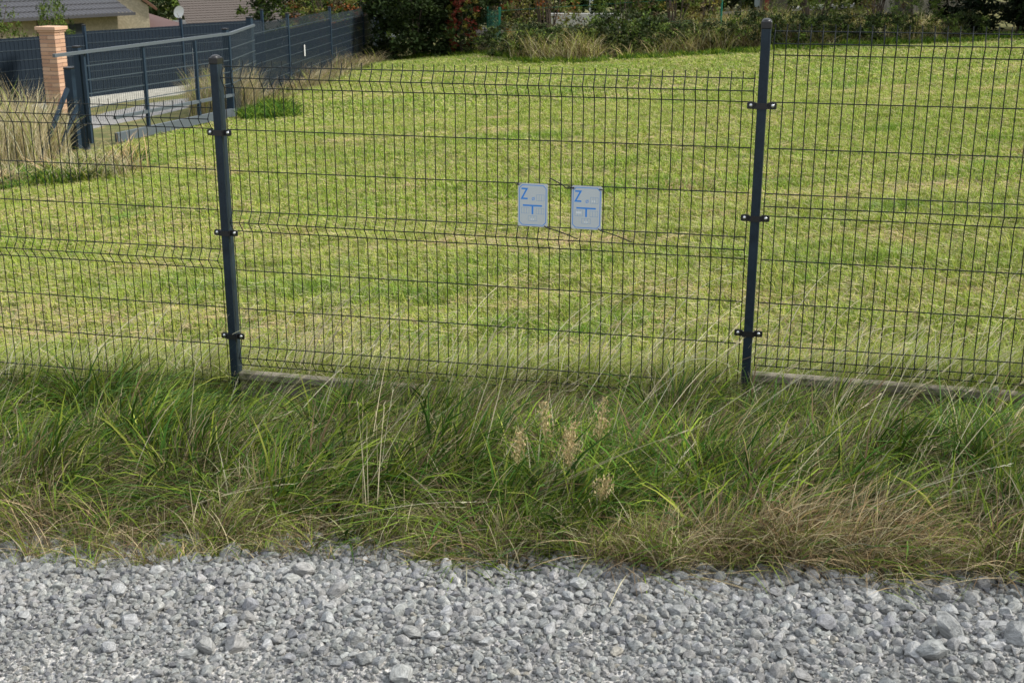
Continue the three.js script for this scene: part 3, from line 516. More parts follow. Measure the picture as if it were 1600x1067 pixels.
{
  // neighbour's fence running away along the left of the lawn
  const K0 = spot(410, 26.0), K1 = spot(578, 37.8), n = 4, pts = [0, 0.25, 0.62, 1, 1.3].map(t => along(K0, K1, t));
  pts.forEach((p, i) => { if (i) post(['', 'slate blue post of the screened fence, first behind the gate', 'slate blue post of the screened fence near the white tag', 'slate blue post of the screened fence beside the dark evergreen', 'slate blue post of the screened fence hidden behind the dark evergreen'][i], p, 1.62, 0.06, 'posts of the neighbour\'s screened fence'); });
  for (let i = 0; i < 4; i++) {
    screenPanel(['slate blue screened panel next to the gate', 'slate blue screened panel with the white tag', 'slate blue screened panel before the dark evergreen', 'slate blue screened panel reaching behind the dark evergreen'][i], pts[i], pts[i + 1], 1.5, 'neighbour\'s screened fence panels', true);
    const a = V(pts[i]), b = V(pts[i + 1]); const t = thing('plinth_board', ['pale plinth under the screened panel next to the gate', 'pale plinth under the screened panel with the white tag', 'pale plinth under the screened panel before the dark evergreen', 'pale plinth under the screened panel behind the dark evergreen'][i], 'plinth', a, 0, 'pale plinths under the screened fence');
    part('board', bar([0, -0.02, 0], [b[0] - a[0], b[1] - a[1] - 0.02, b[2] - a[2]], 0.05, 0.24), concrete, t);
  }
  const w = along(K0, K1, 0.36), tag = thing('white_tag', 'small white tag hanging on the slate blue screened fence', 'tag', [w[0] + 0.05, groundY(...w) + 0.72, w[1]], Math.atan2(-(K1[1] - K0[1]), K1[0] - K0[0])); part('tag_plate', new RoundedBoxGeometry(0.08, 0.26, 0.01, 1, 0.004), mat(rgb(0.75, 0.75, 0.72), 0.6), tag);

  // the sliding gate
  const G0 = spot(104, 19.0), G1 = spot(148, 19.6), G2 = spot(372, 22.9), G3 = spot(409, 25.6);
  post('thick dark gate post at the near end of the sliding gate', G1, 1.5, 0.085, 'gate posts'); post('dark gate post in the middle of the gate run', G2, 1.55, 0.085, 'gate posts'); post('dark post where the gate run meets the screened fence', G3, 1.65, 0.10, 'gate posts');
  const O = V(G1), g = thing('sliding_gate', 'long blue-grey sliding gate with pale top rail and wire infill', 'gate', O), rel = (p, h) => { const q = V(p); return [q[0] - O[0] + 0.09, q[1] - O[1] + h, q[2] - O[2]]; };
  part('top_rail', bar(rel(G0, 1.43), rel(G2, 1.47), 0.045, 0.045), paleSteel, g); part('top_rail', bar(rel(G2, 1.47), rel(G3, 1.5), 0.045, 0.045), paleSteel, g);
  part('bottom_beam', bar(rel(along(G1, G2, 0.15), 0.12), rel(G2, 0.12), 0.06, 0.14), paleSteel, g); part('bottom_rail', bar(rel(along(G1, G2, 0.15), 0.42), rel(G2, 0.42), 0.05, 0.05), paleSteel, g);
  for (const t of [0.0, 0.36, 0.72, 0.985]) { const p = along(G1, G2, t); part('stile', bar(rel(p, 0.1), rel(p, 1.43), 0.05, 0.05, new THREE.Vector3(1, 0, 0)), slateBlue, g); }
  for (let y = 0.62; y < 1.4; y += 0.2) { part('horizontal_wire', bar(rel(G1, y), rel(G2, y), 0.008, 0.014), wireGrey, g); part('horizontal_wire', bar(rel(G2, y), rel(G3, y), 0.008, 0.014), wireGrey, g); }
  const vw = []; for (let t = 0; t < 1; t += 0.0135) { const p = along(G1, G2, t); vw.push(rod(rel(p, 0.4), rel(p, 1.43), 0.0025, 4)); } for (let t = 0; t < 1; t += 0.02) { const p = along(G2, G3, t); vw.push(rod(rel(p, 0.1), rel(p, 1.48), 0.0025, 4)); }
  part('vertical_wires', mergeGeometries(vw), wireGrey, g).userData.kind = 'stuff';
  const b0 = spot(128, 19.2), b1 = spot(72, 18.6), br = thing('gate_brace', 'slanting blue-grey steel brace propped beside the gate post', 'brace', V(b1)); const bo = V(b1), be = V(b0, 0.95); part('strut', bar([0, 0, 0], [be[0] - bo[0], be[1] - bo[1], be[2] - bo[2]], 0.05, 0.05), slateBlue, br);
  const s2 = V(spot(98, 18.8)), br2 = thing('gate_brace', 'second slanting brace closer to the gate post', 'brace', s2); part('strut', bar([0, 0, 0], [be[0] - s2[0] + 0.1, be[1] - s2[1] - 0.3, be[2] - s2[2]], 0.04, 0.04), slateBlue, br2);
  const d0 = spot(134, 19.9); post('short dark catch post behind the gate brace', d0, 1.2, 0.12, 'gate posts');
  const wt = V(spot(323, 24.6), 0.55), st = thing('marker_stake', 'short white marker stake in the tall grass behind the gate', 'stake', [wt[0], wt[1] - 0.6, wt[2]]); part('stake', new THREE.CylinderGeometry(0.022, 0.022, 1.25, 8).translate(0, 0.625, 0), mat(rgb(0.75, 0.75, 0.73), 0.6), st);

  // fence on the far side of the drive
  const F = [[-15.6, -10.6], [-14.6, -13.4], [-13.6, -16.2], [-12.65, -19.0], [-11.75, -21.6], [-10.85, -24.1]];
  F.forEach((p, i) => post(`slate blue post of the fence across the drive, ${['outermost', 'second out', 'third out', 'beside the brick pillar', 'behind the gate', 'behind the gate end'][i]}`, p, 1.72, 0.06, 'posts of the fence across the drive'));
  for (let i = 0; i + 1 < F.length; i++) {
    screenPanel(`dark screened panel across the drive, ${['outermost', 'behind the tall straw grass', 'beside the brick pillar', 'behind the gate', 'behind the gate end'][i]}`, F[i], F[i + 1], 1.62, 'screened panels across the drive', false);
    const a = V(F[i]), b = V(F[i + 1]), t = thing('plinth_board', `white plinth under the ${['outermost', 'second', 'third', 'fourth', 'last'][i]} screened panel across the drive`, 'plinth', a, 0, 'white plinths across the drive'); part('board', bar([0.04, 0.03, 0], [b[0] - a[0] + 0.04, b[1] - a[1] + 0.03, b[2] - a[2]], 0.06, 0.34), whiteWall, t);
  }
  const pl = thing('brick_pillar', 'peach brick gate pillar with a flat cap', 'pillar', V(spot(113, 27.4), -0.05)), brick = [mat(rgb(0.50, 0.30, 0.19), 0.9), mat(rgb(0.56, 0.36, 0.24), 0.9), mat(rgb(0.44, 0.26, 0.17), 0.9)], bg = boxAt(0.17, 0.066, 0.348);
  part('core', boxAt(0.32, 1.72, 0.32, 0, 0.86, 0), mat(rgb(0.4, 0.36, 0.32), 0.95), pl);
  for (let k = 0; k < 22; k++) for (let s = -1; s <= 1; s += 2) { const o = part('brick', bg, brick[(k * 2 + s + 5) % 3], pl); o.position.set(k % 2 ? 0 : s * 0.0885, 0.045 + k * 0.078, k % 2 ? s * 0.0885 : 0); if (k % 2) o.rotation.y = Math.PI / 2; }
  part('cap', mergeGeometries([new RoundedBoxGeometry(0.46, 0.07, 0.46, 2, 0.01).translate(0, 1.78, 0), new RoundedBoxGeometry(0.40, 0.05, 0.40, 2, 0.01).translate(0, 1.73, 0)]), brick[1], pl);
  const drive = structure('driveway', sheet(steps([[-13, -8, 0.5]]), steps([[-24, -12.4, 0.5]]), (x, z) => groundY(x, z) + 0.012 - 0.1 * smooth(0.5, 1.2, Math.abs((x + 10.2 + (z + 18) * 0.18)) / 1.5), (x, z) => Math.abs(x + 10.2 + (z + 18) * 0.18) > 1.7), mat(rgb(0.6, 0.6, 0.6), 0.95, { map: dustTex, bumpMap: dustBump, bumpScale: 0.01 }));
}
// tall straw along the neighbour's fence
{
  const tall = FIVE.map(i => clump(300 + i, 34, 0.22, 0.4, 1.05, 0.010, [[0.35, BLEACHED], [0.4, STRAW], [0.15, PALE], [0.1, BROWN]], 3, 1.3, 5)), weeds = FIVE.map(i => clump(320 + i, 34, 0.2, 0.2, 0.5, 0.018, [[0.7, LUSH], [0.3, MEADOW]], 3.1, 1.5, 4)), r = rng32(333), list = [];
  for (let i = 0; i < 420; i++) { const [x, z] = spot(lerp(-150, 105, Math.pow(r(), 1.2)), lerp(17.8, 21.5, Math.pow(r(), 0.8))); if (x > lawnX0(z) + 0.3) continue; list.push([Math.floor(r() * 5), x, groundY(x, z), z, (r() - 0.5) * 2, 0.9, 0.6 + 0.5 * r(), [1, 1, 1]]); }
  for (let i = 0; i < 75; i++) { const [x, z] = spot(lerp(-120, 80, r()), lerp(17.8, 20, r())); list.push([Math.floor(r() * 5), x, groundY(x, z), z, (r() - 0.5) * 2, 0.8, 1.05 + 0.5 * r(), [1.1, 1.1, 1.1]]); }
  for (let i = 0; i < 170; i++) { const [x, z] = spot(lerp(-120, 230, r()), lerp(15.8, 17.8, r())); list.push([r() < 0.3 ? Math.floor(r() * 5) : 5 + Math.floor(r() * 5), x, groundY(x, z), z, r() * 6, 0.8, 0.25 + 0.6 * r() * r(), r() < 0.3 ? [1.1, 0.9, 0.8] : [1.0, 1.0, 1.0]]); }
  for (let i = 0; i < 150; i++) { const t = Math.pow(r(), 0.9), p = along(spot(385, 24.6), spot(590, 37.6), t), x = p[0] + (r() - 0.35) * 0.9, z = p[1]; list.push([r() < 0.7 ? Math.floor(r() * 5) : 5 + Math.floor(r() * 5), x, groundY(x, z), z, (r() - 0.5) * 2, 0.8, (0.25 + 0.6 * r() * r()) * lerp(1.1, 0.8, t), r() < 0.5 ? [0.9, 0.87, 0.85] : [0.55, 0.5, 0.48]]); }
  for (let i = 0; i < 130; i++) { const [x, z] = spot(lerp(320, 400, r()), lerp(23.6, 25.4, r())); list.push([Math.floor(r() * 5), x, groundY(x, z), z, (r() - 0.5) * 2, 0.8, 0.7 + 0.5 * r(), [0.9, 0.88, 0.85]]); }
  for (let i = 0; i < 90; i++) { const [x, z] = spot(lerp(390, 470, r()), lerp(22.0, 24.5, r())); list.push([5 + Math.floor(r() * 5), x, groundY(x, z), z, r() * 6, 0.9, 0.3 + 0.35 * r(), [1.1, 1.1, 1]]); }
  baked('straw_grass', 'tall bleached straw grass and weeds along the neighbouring fence and gate', list, [...tall, ...weeds], dryMat);
}
// ---------------------------------------------------------------- shrubs and trees
function crown(seed, w, h, n, leaf, cols, o = {}) {
  const r = rng32(seed), b = new Blades(seed + 9), clumps = [], low = o.low ?? 0.12, shape = o.shape ?? 1, per = o.per ?? 26, m = Math.ceil(n / per);
  for (let k = 0; k < m; k++) {
    const a = r() * 6.28, u = r(), v = lerp(low, 1, u), rr = (o.cone ? (1.02 - v) : Math.pow(Math.max(0.03, 1 - Math.pow(Math.abs(v * 1.25 - 0.45) / (o.fill && v < 0.36 ? 2 : 0.85), 2.2)), 0.6)) * (0.45 + 0.55 * Math.sqrt(r()));
    const bulge = 1 + 0.28 * noise3(Math.cos(a) * 1.4 + seed, v * 3, Math.sin(a) * 1.4);
    clumps.push([Math.cos(a) * rr * w / 2 * bulge, v * h * (0.9 + 0.12 * bulge), Math.sin(a) * rr * w / 2 * bulge, 0.05 + 0.13 * r(), cols[Math.floor(r() * cols.length)], 0.7 + 0.6 * r()]);
  }
  for (let i = 0; i < n; i++) {
    const c = clumps[i % m], q = c[3] * w * 0.55; const gx = (r() + r() + r() - 1.5) * q, gy = (r() + r() + r() - 1.5) * q * 0.8, gz = (r() + r() + r() - 1.5) * q;
    const col = vary(r, c[4], 0.25).map(x => x * c[5]);
    b.blade(c[0] + gx, Math.max(0.02, c[1] + gy), c[2] + gz, r() * 6.28, leaf * (0.7 + 0.6 * r()), leaf * (o.slim ?? 0.55), 0.3 + r() * 1.6, 0.5, col, 2, (r() - 0.5) * 2);
  }
  return b.build();
}
const barkMat = mat(rgb(0.085, 0.065, 0.048), 0.95);
function stems(seed, w, h, n, r0) {
  const r = rng32(seed), list = [];
  for (let i = 0; i < n; i++) {
    const a = r() * 6.28, e = w * 0.32 * (0.3 + r()), H = h * (0.55 + 0.4 * r()), x = (r() - 0.5) * w * 0.12, z = (r() - 0.5) * w * 0.12, c = new THREE.CatmullRomCurve3([new THREE.Vector3(x, -0.15, z), new THREE.Vector3(x + Math.cos(a) * e * 0.35, H * 0.4, z + Math.sin(a) * e * 0.35), new THREE.Vector3(x + Math.cos(a) * e, H, z + Math.sin(a) * e)]), g = new THREE.TubeGeometry(c, 8, 1, 6), p = g.attributes.position, q = new THREE.Vector3();
    for (let k = 0; k < p.count; k++) { const ringN = Math.floor(k / 7), u = ringN / 8; c.getPointAt(u, q); const s = r0 * lerp(1, 0.25, u); p.setXYZ(k, q.x + (p.getX(k) - q.x) * s, q.y + (p.getY(k) - q.y) * s, q.z + (p.getZ(k) - q.z) * s); }
    list.push(g);
  }
  return mergeGeometries(list);
}
const DARK = [0.026, 0.044, 0.012], EVER = [0.042, 0.068, 0.017], LEAF = [0.125, 0.180, 0.030], OLIVE = [0.19, 0.185, 0.045], YELLOW = [0.24, 0.21, 0.04], ORANGE = [0.24, 0.085, 0.025], RED = [0.17, 0.035, 0.020], DUN = [0.15, 0.115, 0.06];
const kinds = {
  evergreen: [crown(1, 3.0, 3.4, 17000, 0.12, [DARK, DARK, EVER], { low: 0.0, per: 40, fill: 1 }), stems(1, 2, 3, 4, 0.04)],
  conifer: [crown(2, 3.6, 5.2, 20000, 0.17, [[0.010, 0.018, 0.007], DARK, [0.013, 0.022, 0.008]], { low: 0.0, slim: 0.4, per: 40, fill: 1 }), stems(2, 0.8, 5, 2, 0.08)],
  bramble: [crown(3, 1.9, 0.95, 3200, 0.075, [EVER, LEAF, DARK, [0.05, 0.06, 0.02]], { low: 0.02 }), stems(3, 1.5, 0.8, 6, 0.012)],
  autumn: [crown(4, 2.3, 3.2, 4200, 0.085, [OLIVE, ORANGE, DUN, LEAF, OLIVE], { low: 0.12 }), stems(4, 2.4, 3.2, 9, 0.03)],
  red: [crown(5, 1.1, 1.7, 2600, 0.075, [RED, RED, YELLOW, [0.14, 0.16, 0.03]], { low: 0.08 }), stems(5, 1, 1.6, 6, 0.015)],
  green: [crown(6, 2.5, 3.2, 6000, 0.085, [LEAF, LEAF, EVER, [0.13, 0.20, 0.035]], { low: 0.06 }), stems(6, 2.4, 3, 8, 0.03)],
  olive: [crown(7, 2.3, 2.9, 3600, 0.08, [OLIVE, LEAF, YELLOW, DUN], { low: 0.12 }), stems(7, 2.6, 3, 11, 0.026)],
  willow: [crown(8, 2.5, 3.2, 6000, 0.10, [[0.15, 0.19, 0.045], LEAF, [0.19, 0.21, 0.06]], { low: 0.05, slim: 0.25 }), stems(8, 2.4, 3, 8, 0.03)],
  vine: [crown(9, 1.4, 1.5, 800, 0.07, [DUN, BROWN, OLIVE], { low: 0.06, slim: 0.35 }), stems(9, 1.6, 1.7, 14, 0.012)],
  big: [crown(10, 6.5, 8, 8000, 0.3, [EVER, DARK, LEAF, [0.04, 0.055, 0.02]], { low: 0.03 }), stems(10, 3, 7, 3, 0.2)],
};
function shrub(kind, label, px, d, s = 1, sy = s, turn = 0, name = 'shrub', category = 'shrub', group = 'shrubs along the far side of the field') {
  const p = spot(px, d), t = thing(name, label, category, V(p), turn, group); t.scale.set(s, sy, s);
  part('trunk', kinds[kind][1], barkMat, t); part('crown', kinds[kind][0], crownMat, t);
}
shrub('evergreen', 'large dark rounded evergreen beside the end of the slate blue fence', 655, 37.6, 1.0, 1.0, 0.3);
shrub('evergreen', 'narrower dark evergreen crowding the large rounded one', 700, 38.2, 0.7, 0.95, 2.1);
shrub('red', 'small red and yellow shrub beside the pile of slabs', 726, 37.0, 0.9, 1.0, 0.7);
shrub('autumn', 'shrub with rusty orange leaves behind the pale dry grass', 852, 36.5, 1.0, 1.05, 0.5);
shrub('autumn', 'reddish leaning shrub left of the white road sign', 822, 38.5, 0.8, 1.0, 2.5);
shrub('green', 'fresh green shrub right of the white road sign', 966, 35.5, 0.95, 1.0, 1.0);
shrub('olive', 'thin olive shrub with many bare stems behind the low brambles', 1042, 34.5, 1.0, 1.0, 0.2);
shrub('olive', 'yellowing shrub beside the green wire fence post', 1085, 37.5, 0.8, 1.0, 2.2);
shrub('willow', 'light green slender-leaved shrub behind the right-hand fence post', 1246, 32.5, 0.95, 0.95, 0.4);
shrub('olive', 'yellow-green shrub between the slender-leaved one and the pale shed', 1335, 33.0, 0.85, 0.95, 1.4);
shrub('vine', 'brown scrub climbing the wall of the pale shed', 1446, 33.5, 0.7, 0.9, 0.9);
shrub('green', 'low green bush under the pale shed', 1398, 31.0, 0.45, 0.42, 2.9);
shrub('conifer', 'near-black conifer right of the pale shed', 1555, 31.8, 0.95, 0.9, 0.3);
shrub('conifer', 'near-black conifer at the uphill end of the shrubs', 1660, 31.0, 1.0, 0.9, 1.9);
[[760, 36.4, 0.7], [800, 33.6, 0.8], [838, 32.6, 0.85], [880, 31.6, 0.85], [925, 31.2, 0.9], [968, 31.0, 1.0], [1012, 30.6, 0.85], [1060, 30.3, 0.8], [1110, 30.1, 0.8], [1160, 29.8, 0.8], [1212, 29.6, 0.75], [1262, 29.8, 0.75], [1312, 29.9, 0.7], [1356, 29.6, 0.6], [1470, 29.6, 0.55], [620, 37.6, 0.5]]
  .forEach(([px, d, s], i) => shrub('bramble', `low dark bramble mound ${['beside the pile of slabs', 'in front of the reddish leaning shrub', 'in front of the rusty orange shrub', 'in front of the pale low wall', 'under the white road sign', 'in front of the fresh green shrub', 'left of the bare-stemmed olive shrub', 'in front of the bare-stemmed olive shrub', 'at the green post before the dry grass', 'in front of the grey hut', 'left of the slender-leaved shrub', 'in front of the slender-leaved shrub', 'in front of the yellow-green shrub', 'left of the low green bush', 'below the shed wall and the scrub', 'at the foot of the large dark evergreen'][i]}`, px, d + 0.4, s, s * (0.85 + 0.25 * ((i * 7) % 4) / 3), i * 1.7, 'bramble', 'bramble', 'low brambles along the far edge of the lawn'));
[[470, 47, 0.55], [530, 50, 0.6], [600, 52, 0.75], [690, 56, 0.8], [770, 58, 0.8], [850, 54, 0.7], [960, 66, 0.8], [1010, 52, 0.7], [1075, 54, 0.8], [1140, 58, 0.8], [1235, 48, 0.7], [1320, 52, 0.8], [1560, 46, 0.9], [1680, 44, 0.9], [245, 78, 1.0], [300, 84, 1.0], [180, 90, 1.1], [395, 90, 1.1]]
  .forEach(([px, d, s], i) => shrub('big', `tall dark green tree far ${['behind the white tag fence', 'behind the red-tipped garden bush', 'left of the large evergreen', 'behind the narrower evergreen', 'behind the green netting', 'behind the rusty orange shrub', 'behind the fresh green shrub', 'behind the bare-stemmed olive shrub', 'behind the yellowing shrub', 'left of the grey hut', 'behind the slender-leaved shrub', 'behind the yellow-green shrub', 'behind the first near-black conifer', 'behind the uphill near-black conifer', 'between the cream house and the satellite dish', 'right behind the satellite dish', 'behind the cream house', 'behind the brown shingle roof'][i]}`, px, d, s * (0.9 + 0.1 * (i % 3)), s, i * 2.3, 'dense_tree', 'tree', 'tall trees beyond the field'));
shrub('green', 'leafy green bush over the screened fence under the grey tiled roof', 8, 34, 0.75, 0.85, 0.5, 'garden_bush', 'bush', 'garden bushes behind the neighbour\'s fences');
shrub('green', 'small garden bush beside the brick pillar', 116, 33, 0.4, 0.72, 1.5, 'garden_bush', 'bush', 'garden bushes behind the neighbour\'s fences');
shrub('autumn', 'garden bush with red tips behind the slate blue screened fence', 520, 43, 1.2, 0.85, 1.2, 'garden_bush', 'bush', 'garden bushes behind the neighbour\'s fences');
shrub('green', 'green garden bush behind the slate blue screened fence', 560, 45, 1.3, 0.9, 0.2, 'garden_bush', 'bush', 'garden bushes behind the neighbour\'s fences');
{ // pale tall grass and ground cover between the shrubs
  const tall = FIVE.map(i => clump(350 + i, 34, 0.25, 0.35, 1.0, 0.016, [[0.3, STRAW], [0.25, BROWN], [0.3, OLIVE], [0.15, PALE]], 3, 1.2, 4)), low = FIVE.map(i => clump(370 + i, 34, 0.22, 0.12, 0.3, 0.024, [[0.6, LUSH], [0.4, MEADOW]], 3.1, 1.2, 3)), r = rng32(353), list = [];
  for (let i = 0; i < 1500; i++) {
    const px = lerp(725, 1480, r()), d = lerp(29.6, 40, r()), [x, z] = spot(px, d); if (z > lawnZ0(x) - 0.3) continue;
    const a = smooth(780, 800, px) * smooth(960, 900, px), b = smooth(1000, 1060, px) * smooth(1290, 1180, px), c = smooth(1480, 1380, px);
    if (r() > 0.25 + 0.75 * Math.max(a, b)) continue;
    list.push([Math.floor(r() * 5), x, groundY(x, z), z, r() * 6, 0.9, (0.45 + 0.6 * r()) * lerp(0.6, 1, Math.max(a, b)), [1.1, 1.08, 1.0]]);
  }
  for (let i = 0; i < 480; i++) { const x = lerp(-10.5, 8, r()), z = lawnZ0(x) - 0.5 + 0.7 * r(); list.push([5 + Math.floor(r() * 5), x, groundY(x, z), z, r() * 6, 0.8, 0.3 + 0.5 * r(), [1.2, 1.1, 0.9]]); }
  baked('wild_grass', 'wild tan and green grass growing between the far shrubs', list, [...tall, ...low], dryMat);
}
// ---------------------------------------------------------------- small things among the shrubs
{
  const green = mat(rgb(0.012, 0.16, 0.10), 0.45), pts = [[735, 39.4], [763, 38.6], [781, 36.2], [1110, 33.8]].map(a => spot(...a));
  const names = ['beside the red shrub', 'behind the pile of slabs', 'in front of the pile of slabs', 'before the pale dry grass'];
  const fences = pts.map((p, i) => { const t = thing('green_post', `green painted wire fence post ${names[i]}`, 'fence post', V(p, -0.2), 0, 'green wire fence posts'); part('post_tube', new THREE.CylinderGeometry(i === 2 ? 0.036 : 0.026, i === 2 ? 0.036 : 0.026, 1.5, 10).translate(0, 0.75, 0), green, t); return p; });
  const net = [], O = V(pts[0]), rel = (p, h) => { const q = V(p, h); return [q[0] - O[0], q[1] - O[1], q[2] - O[2]]; };
  const w = thing('wire_netting', 'green wire netting strung between the green posts', 'netting', O);
  for (let i = 0; i < 3; i++) for (const h of [0.1, 0.65, 1.2]) part('strand', rod(rel(pts[i], h), rel(pts[i + 1], h), 0.006, 5), green, w);
  for (let i = 0; i < 2; i++) { const L = Math.hypot(pts[i + 1][0] - pts[i][0], pts[i + 1][1] - pts[i][1]); for (let x = -1.1; x < L; x += 0.09) for (const s of [1, -1]) { const a = Math.max(0, x), b = Math.min(L, x + 1.1); if (b - a < 0.05) continue; const ha = 0.1 + (a - x), hb = 0.1 + (b - x); net.push(rod(rel(along(pts[i], pts[i + 1], a / L), s > 0 ? ha : 1.3 - ha), rel(along(pts[i], pts[i + 1], b / L), s > 0 ? hb : 1.3 - hb), 0.0022, 3)); } }
  part('netting', mergeGeometries(net), green, w).userData.kind = 'stuff';
  const pile = thing('slab_pile', 'stacked pile of pale grey-pink slabs behind the green post', 'pile', V(spot(765, 38.0)), 0.2), r = rng32(71), tones = [[0.30, 0.26, 0.25], [0.36, 0.31, 0.29], [0.25, 0.21, 0.20], [0.40, 0.37, 0.35]].map(c => mat(rgb(...c), 0.95)), sg = boxAt(0.26, 0.085, 0.3);
  for (let k = 0; k < 7; k++) for (let i = 0; i < 4 - (k > 4 ? 1 : 0); i++) { const o = part('slab', sg, tones[Math.floor(r() * 4)], pile); o.position.set(-0.42 + i * 0.28 + (r() - 0.5) * 0.06 + (k > 4 ? 0.16 : 0), 0.05 + k * 0.093, (r() - 0.5) * 0.1); o.rotation.y = (r() - 0.5) * 0.25; }
  const sign = thing('road_sign', 'white round road sign on a thin white pole far behind the shrubs', 'road sign', V(spot(915, 50), -0.1), 0.2), white = mat(rgb(0.72, 0.74, 0.75), 0.5);
  part('pole', new THREE.CylinderGeometry(0.03, 0.03, 2.3, 10).translate(0, 1.15, 0), white, sign); part('disc', new THREE.CylinderGeometry(0.24, 0.24, 0.012, 28).rotateX(Math.PI / 2).translate(0, 1.28, 0.04), mat(rgb(0.5, 0.53, 0.55), 0.5), sign);
  const low = thing('low_wall', 'pale low wall seen through the gap below the road sign', 'wall', V(spot(908, 46)), 0.25); part('wall_face', new RoundedBoxGeometry(2.6, 0.75, 0.2, 1, 0.02).translate(0, 0.3, 0), whiteWall, low);
  const lane = structure('lane', sheet(steps([[-40, 30, 2]]), steps([[-50, -46, 1]]), (x, z) => groundY(x, z) + 0.02), mat(rgb(0.30, 0.30, 0.30), 0.95));
  // pale shed
  const sh = thing('shed', 'pale rendered shed half hidden by brown scrub', 'shed', V(spot(1425, 38.5)), 0.1), rend = mat(rgb(0.62, 0.61, 0.58), 0.95, { map: concTex });
  part('wall', boxAt(2.3, 2.4, 3, 0, 1.2, -1.5), rend, sh); part('roof', mergeGeometries([bar([-1.35, 2.42, -1.5], [0, 2.95, -1.5], 3.4, 0.08), bar([0, 2.95, -1.5], [1.35, 2.42, -1.5], 3.4, 0.08)]), mat(rgb(0.10, 0.09, 0.085), 0.9), sh); part('door', boxAt(0.5, 1.8, 0.06, -0.85, 0.95, 0.02), mat(rgb(0.05, 0.045, 0.04), 0.8), sh);
  const hut = thing('hut', 'grey hut wall with a rust-red corner post behind the dry grass', 'hut', V(spot(1184, 40)), 0.15); part('wall', boxAt(0.75, 2.3, 2, 0.1, 1.15, -1), mat(rgb(0.33, 0.31, 0.29), 0.95, { map: concTex }), hut); part('corner_post', boxAt(0.12, 2.35, 0.12, -0.16, 1.17, 0.08), mat(rgb(0.20, 0.045, 0.03), 0.8), hut); part('window', boxAt(0.16, 1.4, 0.05, -0.42, 1.3, -0.2), mat(rgb(0.30, 0.36, 0.38), 0.2), hut); part('roof', boxAt(1.9, 0.1, 2.4, -0.3, 2.4, -1), mat(rgb(0.1, 0.09, 0.09), 0.9), hut);
}
